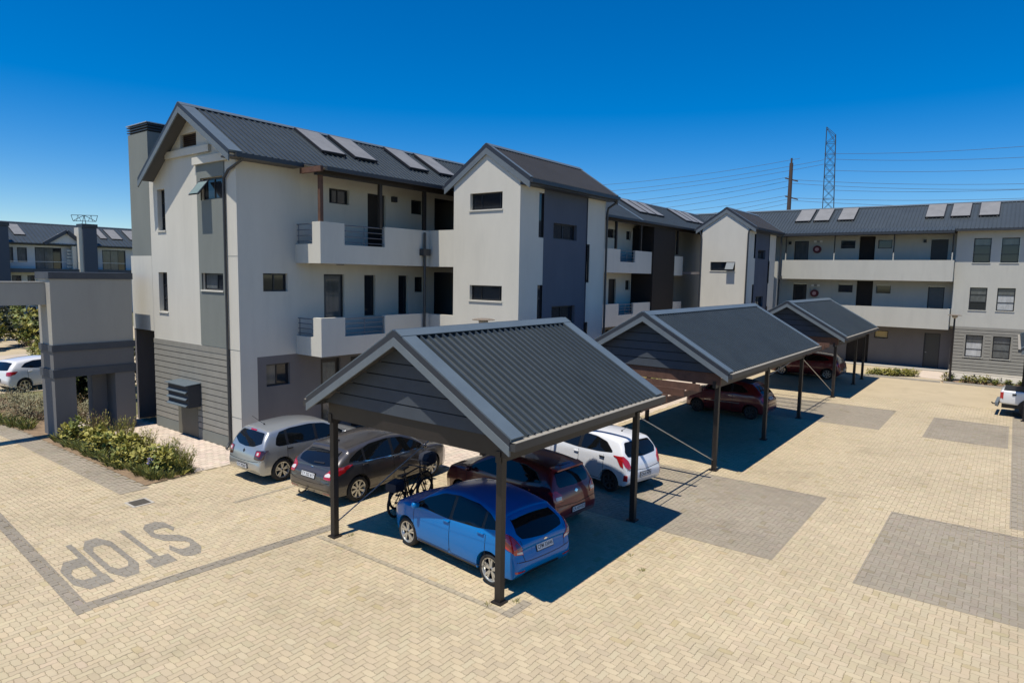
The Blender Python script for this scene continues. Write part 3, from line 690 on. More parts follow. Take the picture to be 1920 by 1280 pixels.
# ------------------------------------------------------------------ wing closing the court (faces -X)
Wg = thing('apartment_wing', (51, 6, 0), 'three storey wing with open walkways, fire hose reels and grey plank ground floor', 'building')
R = FX(51.5)
wd = [(3.7, 4.65, 6.05, 8.52), (3.7, 4.62, 3.05, 5.42), (3.71, 4.62, .06, 2.35), (12.22, 13.2, 6.05, 8.55), (12.18, 13.13, 3.05, 5.42)]
ww = [(6.9, 7.75, 7.95, 8.53), (6.79, 7.68, 4.89, 5.43), (6.75, 7.58, 1.81, 2.34), (9.16, 10.09, 7.97, 8.53), (9.14, 10.07, 4.89, 5.44)]
wdk = [(7.93, 8.9, 6.05, 8.8), (7.88, 8.9, 3.05, 5.75), (7.9, 9.3, .06, 2.8)]
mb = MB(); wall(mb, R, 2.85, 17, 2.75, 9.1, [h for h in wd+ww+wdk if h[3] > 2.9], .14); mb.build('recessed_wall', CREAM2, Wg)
mb = MB(); wall(mb, R, 2.85, 17, 0, 2.75, [h for h in wd+ww+wdk if h[2] < 2.5], .14); mb.build('ground_floor_wall', PLINTH, Wg)
for i, h in enumerate(wd): door(Wg, R, *h, m=(DOORM, DOORG, mat('taupe_door', (.06, .058, .05), .5), DOORG, DOORM)[i], glass=(None, None, None, CURTD, GLASS)[i])
for i, h in enumerate(ww): window(Wg, R, *h, d=-.1, glass=YELG if i == 2 else GLASS, rows=() if i == 2 else ((.3,) if i == 3 else ()))
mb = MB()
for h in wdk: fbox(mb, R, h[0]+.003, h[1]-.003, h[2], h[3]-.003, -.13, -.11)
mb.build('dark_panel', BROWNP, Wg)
XB = 50.0
for zb, zt, y0, y1 in ((5.78, 7.12, 3.22, 13.6), (2.72, 4.03, 3.24, 13.3)):
    mb = MB(); mb.box((XB+.004, y0+.004, zb), (51.498, y1, zb+.2)); mb.build('walkway_slab', CREAM2, Wg)
    mb = MB(); mb.box((XB, y0, zb), (XB+.15, y1, zt)); mb.box((XB+.15, y0, zb), (51.49, y0+.14, zt)); mb.build('parapet', CREAM2, Wg)
for y in (3.35, 6.6, 10.2, 13.4):
    mb = MB(); mb.tube([(XB+.07, y, 7.1), (XB+.07, y, 8.95)], .035, 8); mb.build('roof_post', POST, Wg)
    mb = MB(); mb.tube([(XB+.07, y, 7.115), (XB+.07, y, 7.6)], .038, 8); mb.build('post_sleeve', CREAM2, Wg)
for z, yy in ((7.92, 11.6), (4.77, 11.6)):
    hr = thing('fire_hose_reel', (51.3, yy, z), 'red fire hose reel on the %s walkway wall under a small sign' % ('upper' if z > 6 else 'lower'), 'hose reel', 'fire hose reels')
    mb = MB(); prof = []
    def disc(mb, r0, r1, x0, x1, n=20):
        vs = [(x, yy+r*math.cos(2*math.pi*k/n), z+r*math.sin(2*math.pi*k/n)) for x, r in ((x0, r0), (x0, r1), (x1, r1), (x1, r0)) for k in range(n)]
        mb.add(vs, [(i*n+k, i*n+(k+1) % n, ((i+1) % 4)*n+(k+1) % n, ((i+1) % 4)*n+k) for i in range(4) for k in range(n)])
    disc(mb, .14, .27, 51.28, 51.32); disc(mb, .0, .27, 51.44, 51.47); mb.build('reel', REDP, hr)
    mb = MB(); disc(mb, .1, .24, 51.325, 51.43); mb.build('hose', FRAME, hr)
    mb = MB(); disc(mb, .0, .13, 51.26, 51.30); mb.build('hub_label', mat('hub_pink', (.55, .3, .28), .5), hr)
    sgn = thing('fire_sign', (51.45, yy-.05, z+.55), 'row of small pictogram plates above the %s hose reel' % ('upper' if z > 6 else 'lower'), 'sign', 'hose reel signs')
    for k, m in enumerate((WHITE, mat('sign_grey', (.3, .3, .28), .5), WHITE)):
        mb = MB(); mb.box((51.47, yy-.3+k*.2, z+.5), (51.485, yy-.13+k*.2, z+.64)); mb.build('plate', m, sgn)
for y, z in ((5.0, 8.3), (13.5, 8.3)):
    mb = MB(); mb.box((51.36, y-.08, z), (51.49, y+.08, z+.2)); mb.build('wall_light', FASCD, Wg)
# projecting end with plank base
E_ = FX(50.6)
yl = 3.2; yr_ = -14.0
wn = []
for k in range(5):
    y1 = 2.3-k*1.4-(0 if k < 2 else .9*((k)//2))
    wn += [(y1-.9, y1, 6.98, 8.5), (y1-.9, y1, 4.02, 5.44), (y1-.9, y1, 1.05, 2.45)]
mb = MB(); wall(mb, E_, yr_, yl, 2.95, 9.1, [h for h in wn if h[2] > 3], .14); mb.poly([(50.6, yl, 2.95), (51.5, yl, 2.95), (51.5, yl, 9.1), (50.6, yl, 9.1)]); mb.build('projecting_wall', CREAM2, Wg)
mb = MB(); wall(mb, E_, yr_, yl-.3, .1, 2.95, [h for h in wn if h[2] < 3], .14, d=-.002); mb.poly([(50.6, yl-.3, .1), (51.5, yl-.3, .1), (51.5, yl-.3, 2.95), (50.6, yl-.3, 2.95)]); mb.build('plank_backing', GROOVE, Wg)
planks(Wg, E_, yr_, yl-.28, .1, 2.95, 14, holes=[(h[0]-.1, h[1]+.1, h[2]-.08, h[3]+.1) for h in wn if h[2] < 3], gap=.03)
for i, h in enumerate(wn):
    if i % 3 == 2:
        mb = MB()
        for a, b, c, d_ in ((h[0]-.1, h[0], h[2]-.08, h[3]+.1), (h[1], h[1]+.1, h[2]-.08, h[3]+.1), (h[0], h[1], h[3], h[3]+.1)): fbox(mb, E_, a, b, c, d_, -.001, .032)
        mb.build('window_surround', PLANK, Wg)
    window(Wg, E_, *h, d=-.08, rows=(.36, .68) if i % 3 else (.34, .7), gl=[[GLASS, GLASS, CURTD], [GLASS, CURTD, CURTD], [CURT, CURT, CURTD], [GLASS, GLASS, CURTD], [CURT, CURT, CURTD], [CURTD, CURTD, CURTD]][i % 6], fwid=.06)
    sill(Wg, E_, h[0], h[1], h[2], CREAM2)
mb = MB(); mb.box((49.9, yr_, 0), (50.62, yl-.3, .1)); mb.build('apron_slab', CONC, Wg)
mb = MB(); mb.box((50.1, 3.0, 0), (51.6, 14, .05)); mb.build('apron_slab', CONC, Wg)
gable_roof(Wg, PY, -14.5, 25, 53.5, 10.98, [(50.05, 9.06), (57, 9.06)], ROOF, pitch=.215, flash=.3, ends=(True, True), gutter=False)
sk = ribbed(PY, 3.3, 17.0, 49.7, 8.93, 50.3, 9.2, .215, lift=.04).build('porch_sheet', ROOF, Wg)
mb = MB(); mb.box((49.62, 3.3, 8.80), (49.72, 17, 8.95)); mb.box((49.93, -14.4, 8.92), (50.06, 3.28, 9.06)); mb.build('gutter', GUTTER, Wg)
mb = MB(); mb.box((49.7, 3.3, 8.86), (51.5, 17, 8.9)); mb.box((50.0, -14.4, 8.98), (50.62, 3.28, 9.0)); mb.build('soffit', SOFFIT, Wg)
for a in (12.2, 10.95, 9.35, 4.05, 2.65, 1.15): solar(Wg, PY, a, a+1.08, 51.5, 9.06+1.45*.5565, 53.25, 9.06+3.2*.5565)
# stair link between tower and wing: louvred screen, downpipe
mb = MB(); mb.box((49.0, 13.62, 0), (49.25, 13.85, 7.0)); mb.build('link_pier', CREAM2, Wg)
for k in range(9):
    mb = MB(); mb.box((48.2, 13.9, 5.85+k*.14), (48.98, 13.95, 5.93+k*.14)); mb.build('screen_slat', FASCIA, Wg)
downpipe(Wg, [(49.85, 13.7, 8.9), (49.85, 13.7, 6.4), (49.85, 13.7, .2)], .05)
mb = MB(); mb.box((49.7, 13.55, 5.7), (49.98, 13.85, 6.0)); mb.build('rainwater_hopper', GUTTER, Wg)
# ------------------------------------------------------------------ gate house beside the block
Gt = thing('entrance_portal', (9.1, 25.6, 0), 'grey plastered entrance portal with dark bands, two piers and a beam over the drive', 'gateway')
yf = 25.05; ybk = 26.2
mb = MB(); mb.box((7.95, yf, 0), (8.57, ybk, 2.02)); mb.build('pier', GATEDARK, Gt)
mb = MB(); mb.box((9.8, yf, 0), (10.45, ybk, 2.02)); mb.box((9.33, yf+.75, 0), (9.8, ybk, 2.02)); mb.build('pier', GATEDARK, Gt)
mb = MB(); mb.box((7.95, yf, 2.3), (10.45, ybk, 2.9)); mb.build('lintel', GATEDARK, Gt)
mb = MB(); mb.box((7.95, yf, 3.12), (10.45, ybk, 5.30)); mb.build('upper_wall', GATEGREY, Gt)
for z0, z1 in ((2.02, 2.3), (2.9, 3.12), (5.3, 5.52)):
    mb = MB(); mb.box((7.91, yf-.04, z0), (10.49, ybk+.04, z1)); mb.build('band', BAND, Gt)
mb = MB(); mb.box((-6, 25.45, 4.44), (7.948, 26.0, 5.17)); mb.build('beam', GATEGREY, Gt)
mb = MB(); mb.box((-6, 25.43, 5.172), (7.93, 26.02, 5.2)); mb.build('beam_cap', GATEGREY, Gt)

# ------------------------------------------------------------------ far block across the drive (faces -Y)
BG = thing('distant_apartments', (24, 92, 0), 'distant cream apartment block with grey roof, small gable and chimneys', 'building')
def on_y(px, py, Y):
    d = ray(px, py); return Vector((0, 0, H))+d*(Y/d.y)
YD = 92.0
D = FY(YD)
LIN = mat('far_white_plaster', (.62, .61, .58), .85, var=.05)
NV2 = mat('far_navy', (.06, .075, .10), .8)
def bx(px0, py0, px1, py1, Y=YD): 
    a = on_y(px0, py1, Y); b = on_y(px1, py0, Y); return (a.x, b.x, a.z, b.z)
rects = dict(w1=(33, 464, 50, 491), d1=(67, 465, 115, 505), d2=(193, 470, 235, 508), w2=(140, 466, 152, 500), w3=(17, 463, 24, 491))
hs = [bx(*v) for v in rects.values()]
x0 = on_y(-260, 470, YD).x; x1 = on_y(330, 470, YD).x
zt = on_y(150, 463, YD).z
hs2 = [bx(23, 516, 40, 530), bx(52, 516, 65, 530), bx(27, 575, 44, 600), bx(56, 575, 68, 598)]
hs2 = [(a, b, c, d) for a, b, c, d in hs2]
zf = on_y(100, 508, YD).z
mb = MB(); wall(mb, D, x0, x1, zf+.25, zt, hs, .2); mb.build('upper_wall', LIN, BG)
mb = MB(); wall(mb, D, x0, x1, -1.5, zf-.2, hs2, .2); mb.build('lower_wall', LIN, BG)
mb = MB(); fbox(mb, D, x0, x1, zf-.2, zf+.25, 0, 1.5); mb.build('balcony_slab', BAND, BG)
for k, h in enumerate(hs): window(BG, D, *h, d=-.1, cols=(.36, .68) if h[1]-h[0] > 2 else (), glass=GLASS, gl=[CURTD, CURTD, GLASS], fwid=.12)
for h in hs2: window(BG, D, *h, d=-.1, cols=(.5,), glass=GLASS, gl=[CURTD, GLASS], fwid=.1)
mb = MB(); fbox(mb, D, x0, x1, zf+1.05, zf+1.1, 1.4, 1.45); mb.build('balcony_rail', STEEL, BG)
ze = on_y(150, 459, YD-.8).z; rp = on_y(150, 424, YD+4.5)
gable_roof(BG, PX, x0, x1, YD+4.5, rp.z, [(YD-.8, ze), (YD+10, ze)], ROOF, pitch=.45, flash=.3, gutter=True, under=False, rib_h=.06)
# small gable over the balcony
a = on_y(87, 457, YD-.7); b = on_y(151, 455, YD-.7); t = on_y(124, 437, YD-.7)
mb = MB(); mb.prism([(a.x, YD-.75, a.z), (b.x, YD-.75, a.z), (t.x, YD-.75, t.z)], (0, 3.5, 0)); gb = mb.build('small_gable', LIN, BG)
mb = MB(); mb.bar((a.x-.3, YD-.9, a.z), (t.x, YD-.9, t.z+.2), .35, .4); mb.bar((t.x, YD-.9, t.z+.2), (b.x+.3, YD-.9, a.z), .35, .4); mb.build('barge_board', BAND, gb)
def chim(px0, px1, pt, pb, lit):
    Y = YD-1.9; a = on_y(px0, pb, Y); b = on_y(px1, pt, Y)
    mb = MB(); mb.box((a.x, Y, a.z-3), (b.x, Y+1.6, b.z)); c = mb.build('chimney', NV2, BG)
    mb = MB(); mb.box((a.x-.1, Y-.1, b.z+.02), (b.x+.1, Y+1.7, b.z+.45)); mb.build('chimney_cap', GUTTER, c)
    if lit:
        e = on_y(lit, pb, Y); mb = MB(); mb.box((e.x, Y+.2, a.z), (a.x-.01, Y+1.55, b.z-.02)); mb.build('chimney_lit_side', CREAM, c)  # sunlit side of the chimney put into colour as a paler cream box
chim(159, 181, 428, 510, 152); chim(-12, 15, 424, 530, None)
for px in (125, 152):
    for k in range(7):
        q = bx(px, 469+k*6, px+10, 471.5+k*6, YD-.6); mb = MB(); fbox(mb, FY(YD-.6), *q, 0, .12); mb.build('screen_slat', CREAM, BG)
q = bx(135, 462, 141, 507, YD-.6); mb = MB(); fbox(mb, FY(YD-.6), *q, 0, .4); mb.build('balcony_pier', CREAM, BG)
sl_ = (rp.z-ze)/5.3
for px0, px1, pa, pb_ in ((20, 44, 423, 441), (182, 197, 430, 448), (203, 226, 431, 449), (238, 262, 433, 451)):
    a = on_y(px0+5, pb_, YD+1.2); b = on_y(px1+3, pb_, YD+1.2)
    solar(BG, PX, a.x, b.x, YD+1.0, ze+1.8*sl_, YD+3.7, ze+4.5*sl_)

# ------------------------------------------------------------------ carports
CY0, CYR, CY1, CZE, CZR = 6.25, 8.95, 11.62, 3.03, 4.6
def carport(xa, xb, posts, label, y0=CY0, yr=CYR, y1=CY1, gut=GUTTER, rails=True):
    c = thing('carport', ((xa+xb)/2, yr, 0), label, 'carport', 'carports in the parking court')
    gable_roof(c, PX, xa, xb, yr, CZR, [(y0, CZE), (y1, CZE)], ROOF, pitch=.195, flash=.34, fascia=.26, gut_m=gut, dark=.12, under=True, rib_h=.058)
    k = (CZR-CZE)/(yr-y0)
    for be, s_ in ((y0, -1), (y1, 1)):
        lp = MB(); lo, hi = sorted((be+s_*.115, be-s_*.01)); lp.box((xa+.02, lo, CZE-.006), (xb-.02, hi, CZE+.004)); lp.build('gutter_lip', GUTTERL, c)
    for xg, sg in ((xa+.33, 1), (xb-.33, -1)):
        F = FX(xg)
        zb = 2.96; n = 6; h = (CZR-.1-zb)/n
        back = MB(); back.prism([(xg+.012, y0+.25, zb), (xg+.012, y1-.25, zb), (xg+.012, yr, CZR-.16)], (.02, 0, 0)); gp = back.build('gable_infill', GROOVE, c)
        for i in range(n):
            z0 = zb+i*h+.012; z1 = zb+(i+1)*h-.0
            hw0 = min(2.45, (CZR-.15-z0)/k); hw1 = max(.02, min(2.45, (CZR-.15-z1)/k))
            if hw0 < .05: continue
            if i % 2: z1 += 0
            p = MB(); p.hexa([(xg-.018, yr-hw0, z0), (xg+.01, yr-hw0, z0), (xg+.01, yr+hw0, z0), (xg-.018, yr+hw0, z0), (xg-.008, yr-hw1, z1-.012), (xg+.01, yr-hw1, z1-.012), (xg+.01, yr+hw1, z1-.012), (xg-.008, yr+hw1, z1-.012)])
            p.build('plank', CLADD, gp)
        t = MB(); t.box((xg+.04, y0+.35, 2.62), (xg+.12, y1-.25, 2.95)); t.build('tie_beam', TIMBER if xg > 15 else POST, c)
    for y in (y0+.52, y1-.3):
        b = MB(); b.box((xa+.35, y-.05, 2.52), (xb-.35, y+.05, 2.72)); b.build('eave_beam', POST, c)
    for x in posts:
        for y in (y0+.52, y1-.3):
            p = MB(); w = .062; p.box((x-w, y-w, .03), (x+w, y+w, 2.75)); po = p.build('post', POST, c)
            p = MB(); p.box((x-.11, y-.11, .004), (x+.11, y+.11, .03)); p.build('base_plate', POST, po)
    for x in np.arange(xa+.9, xb-.5, 1.3):
        for be in (y0, y1):
            r = MB(); r.bar((x, be+(yr-be)*.08, CZE+(CZR-CZE)*.08-.12), (x, yr, CZR-.12), .05, .12); r.build('rafter', TIMBER, c)
    return c
cp1 = carport(8.2, 13.88, (8.66, 13.7), 'ribbed steel gabled carport sheltering the blue and maroon hatchbacks')
cp2 = carport(18.3, 29.0, (18.96, 23.85, 28.6), 'ribbed steel gabled carport over the small red hatchback with black roof')
cp3 = carport(34.2, 43.2, (34.95, 40.2, 42.7), 'ribbed steel gabled carport in front of the wing with hose reels')
cp4 = carport(34.0, 44.0, (34.5, 39, 43.5), 'carport covering the white pickup truck', y0=-5.7, yr=-3.05, y1=-.38)
def slab_off(o): pass
# pergolas between the carports
def pergola(xa, xb, slats, label):
    p = thing('pergola', ((xa+xb)/2, 9, 0), label, 'pergola', 'timber pergolas')
    for y in (7.0, 11.0):
        b = MB(); b.box((xa, y-.03, 2.46), (xb, y+.03, 2.62)); b.build('beam', TIMBER, p)
    for x in slats:
        s = MB(); s.box((x-.022, 6.66, 2.625), (x+.022, 11.5, 2.82)); s.build('rafter', TIMBER, p)
    return p
pergola(14.0, 18.2, (15.15, 16.2, 17.25), 'brown timber pergola over the white hatchback with two-tone roof')
pergola(29.1, 34.1, (30.0, 31.0, 32.0, 33.0), 'brown timber pergola between the two far carports')
# tie rods
def rod(a, b, label):
    m = MB(); m.tube([a, b], .014, 6); o = m.build('tie_rod', STEEL); tag(o, label, 'tie rod', 'steel bracing rods of the carports')
rod((13.74, 6.77, 2.5), (18.92, 6.8, .32), 'thin steel bracing rod slanting down from the maroon car carport')
rod((28.66, 6.77, 2.5), (34.9, 6.8, .32), 'thin steel bracing rod slanting down towards the carport by the wing')
rod((23.9, 6.77, 2.3), (28.5, 6.77, 2.62), 'short steel strut under the eave of the middle carport')
rod((8.7, 11.32, .3), (13.66, 11.32, 2.5), 'thin steel bracing rod crossing beside the dark grey hatchback')
sgn = MB(); sgn.box((18.99, 11.2, 1.6), (19.02, 11.5, 2.05)); o = sgn.build('bay_sign', WHITE); tag(o, 'small white bay sign on a carport rear post', 'sign')

# ------------------------------------------------------------------ lamp posts
def lamp(x, y, h, label):
    l = thing('lamp_post', (x, y, 0), label, 'lamp post', 'disc topped lamp posts')
    m = MB(); m.tube([(x, y, 0), (x, y, .6), (x, y, h-.12)], [.07, .055, .045], 10); m.build('pole', POST, l, smooth=True, sharp=50)
    m = MB(); m.lathe([(.045, h-.16), (.13, h-.1), (.15, h-.02), (.14, h)], (x, y, 0), 20); m.build('lantern', mat('lantern_cream', (.45, .4, .32), .5), l, smooth=True)
    m = MB(); m.lathe([(.0, h+.0), (.34, h+.005), (.35, h+.02), (.2, h+.05), (.0, h+.06)], (x, y, 0), 28); m.build('lamp_shade', mat('lamp_disc', (.20, .16, .12), .5), l, smooth=True, sharp=40)
lamp(15.2, 12.67, 4.33, 'brown lamp post with flat disc head rising behind the near carport ridge')
lamp(45.0, 2.64, 3.85, 'dark lamp post with flat disc head standing in the planted strip before the wing')

# ------------------------------------------------------------------ power line
def lattice(name, base, top, w0, w1, label, n=9, ax=None, slant=0., m=PYL, r=.05):
    t = thing(name, base, label, 'pylon')
    base = Vector(base); top = Vector(top); ax = (ax or Vector((1, 0, 0))).normalized(); ay = Vector((-ax.y, ax.x, 0))
    lv = []
    for i in range(n+1):
        f = i/n; c = base.lerp(top, f); w = w0+(w1-w0)*f
        lv.append([c+ax*sx*w/2+ay*sy*w/2+Vector((0, 0, (slant*sx*-.5 if i == n else 0))) for sx, sy in ((-1, -1), (1, -1), (1, 1), (-1, 1))])
    br = MB()
    for k in range(4):
        lg = MB()
        for i in range(n): lg.bar(lv[i][k], lv[i+1][k], r*2.4)
        lg.build('leg', m, t)
    for i in range(n):
        for k in range(4):
            k2 = (k+1) % 4
            br.bar(lv[i][k], lv[i+1][k2], r*1.1); br.bar(lv[i][k2], lv[i+1][k], r*1.1); br.bar(lv[i+1][k], lv[i+1][k2], r*1.3)
    br.build('bracing', m, t)
    return t
pb = at_dist(1557, 395, 150); pt = at_dist(1558.5, 247, 150)
d_ = ray(1557, 300); side = Vector((d_.y, -d_.x, 0)).normalized()
lattice('lattice_pylon', (pb.x, pb.y, 0), (pt.x, pt.y, pt.z), 2.5, 1.7, 'steel lattice pylon rising behind the wing roof', 16, side, 1.6, r=.055)
q = at_dist(1484, 306, 90)
pole = thing('power_pole', (q.x, q.y, 0), 'brown power pole with two short crossarms behind the wing roof', 'power pole')
PB = mat('pole_brown', (.07, .05, .042), .8)
m = MB(); m.tube([(q.x, q.y, 0), (q.x, q.y, q.z)], [.34, .22], 10); m.build('mast', PB, pole)
m = MB(); m.tube([(q.x, q.y, q.z), (q.x, q.y, q.z+.6)], .12, 8); m.build('top_pin', PB, pole)
for py in (339, 373):
    c = at_dist(1484, py, 90); m = MB(); m.bar(c-side*.75+Vector((0, 0, .35)), c+side*.75-Vector((0, 0, .1)), .14); m.build('crossarm', PB, pole)
def wire(p0, p1, D0, D1, sag, label):
    a = at_dist(*p0, D0); b = at_dist(*p1, D1); pts = []
    for i in range(25):
        f = i/24; p = a.lerp(b, f); p.z -= sag*4*f*(1-f); pts.append(p)
    m = MB(); m.tube(pts, .024, 4, cap=False); o = m.build('power_line', WIRE); tag(o, label, 'power line', 'power lines')
LW = 'thin power line crossing the sky from the stair tower to the pole'; RW = 'thin power line crossing the sky right of the pole'
for a, b in (((1040, 352), (1500, 297)), ((1040, 366), (1545, 300)), ((1040, 374), (1545, 308)), ((1040, 388), (1484, 331)), ((1040, 400), (1484, 338)), ((1040, 410), (1484, 349)), ((1100, 408), (1484, 365)), ((1100, 424), (1484, 372)), ((1100, 432), (1484, 380))):
    wire(a, b, 110, 110, .7, LW)
for a, b in (((1545, 288), (2050, 263)), ((1545, 298), (2050, 287)), ((1545, 319), (2050, 309)), ((1484, 337), (2050, 341)), ((1484, 344), (2050, 352)), ((1545, 356), (2050, 348)), ((1484, 371), (2050, 366)), ((1484, 376), (2050, 384))):
    wire(a, b, 110, 110, .5, RW)
# far pylon head behind the distant apartments
fp = at_dist(158, 440, 420); ft = at_dist(158, 402, 420)
d_ = ray(158, 410); sd2 = Vector((d_.y, -d_.x, 0)).normalized()
py = thing('distant_pylon', (fp.x, fp.y, 0), 'far spreading pylon head above the distant apartment roof', 'pylon')
m = MB(); a0 = at_dist(133, 403, 420); a1 = at_dist(183, 404.5, 420); b0 = at_dist(137, 414, 420); b1 = at_dist(180, 415.5, 420); c0 = at_dist(153, 424, 420); c1 = at_dist(162, 424, 420)
ct = at_dist(157.5, 403.5, 420); R_ = .26
for u, v in ((a0, a1), (b0, b1), (a0, b0), (a1, b1), (ct, b0), (ct, b1), (ct, c0), (ct, c1), (c0, Vector((c0.x-1, c0.y, 0))), (c1, Vector((c1.x+1, c1.y, 0)))): m.bar(u, v, R_)
for f in (.25, .75): m.bar(a0.lerp(a1, f), b0.lerp(b1, f+.1), .18); m.bar(a0.lerp(a1, f), b0.lerp(b1, f-.1), .18)
m.build('lattice_head', PYL, py)
# ------------------------------------------------------------------ cars
RUB = mat('tyre_rubber', (.018, .018, .018), .8, bump=.1, bscale=60)
RIM = mat('alloy_rim', (.55, .55, .53), .3, metal=.75)
RIMD = mat('dark_wheel_cover', (.05, .05, .05), .5)
TRIM = mat('black_trim', (.012, .012, .013), .45)
CGL = mat('car_glass', (.006, .007, .008), .03, spec=.45)
CGB = mat('car_glass_blue', (.007, .009, .013), .03, spec=.55)
TLR = mat('tail_lamp_red', (.42, .012, .015), .12, spec=.7, coat=1)
TLW = mat('tail_lamp_clear', (.62, .58, .56), .15, spec=.7, coat=1)
TLP = mat('tail_lamp_purple', (.10, .045, .10), .12, spec=.7, coat=1)
PLATE = mat('plate_white', (.62, .63, .63), .4)
INK = mat('plate_ink', (.02, .03, .05), .5)
CHR = mat('chrome', (.7, .7, .7), .12, metal=1)
SEAM = mat('panel_gap', (.006, .006, .006), .7)
HEAD = mat('headlamp', (.5, .52, .55), .08, spec=.8, coat=1)
def paint(name, c, metal=.35, rough=.32): return mat('paint_'+name, c, rough, metal=metal, coat=1., spec=.5)
def interp(tab, x):
    xs_ = [t[0] for t in tab]; return float(np.interp(x, xs_, [t[1] for t in tab]))
def catmull(P, sub):
    out = []
    n = len(P); P = [np.array(p, float) for p in P]
    for i in range(n-1):
        p0 = P[max(i-1, 0)]; p1 = P[i]; p2 = P[i+1]; p3 = P[min(i+2, n-1)]
        for k in range(sub):
            t = k/sub; m1 = (p2-p0)*.5; m2 = (p3-p1)*.5
            out.append((2*t**3-3*t**2+1)*p1+(t**3-2*t**2+t)*m1+(-2*t**3+3*t**2)*p2+(t**3-t**2)*m2)
    out.append(P[-1]); return out
def chaikin(pts, it):
    for _ in range(it):
        q = []
        for i in range(len(pts)):
            a = np.array(pts[i]); b = np.array(pts[(i+1) % len(pts)]); q += [a*.75+b*.25, a*.25+b*.75]
        pts = q
    return pts
def text_mesh(body, size):
    c = bpy.data.curves.new('lettering', 'FONT'); c.body = body; c.size = size; c.align_x = 'CENTER'; c.align_y = 'CENTER'; c.extrude = .0008; c.offset = size*.012
    o = bpy.data.objects.new('lettering', c); COL.objects.link(o); dg = bpy.context.evaluated_depsgraph_get()
    me = bpy.data.meshes.new_from_object(o.evaluated_get(dg)); bpy.data.objects.remove(o); bpy.data.curves.remove(c); return me
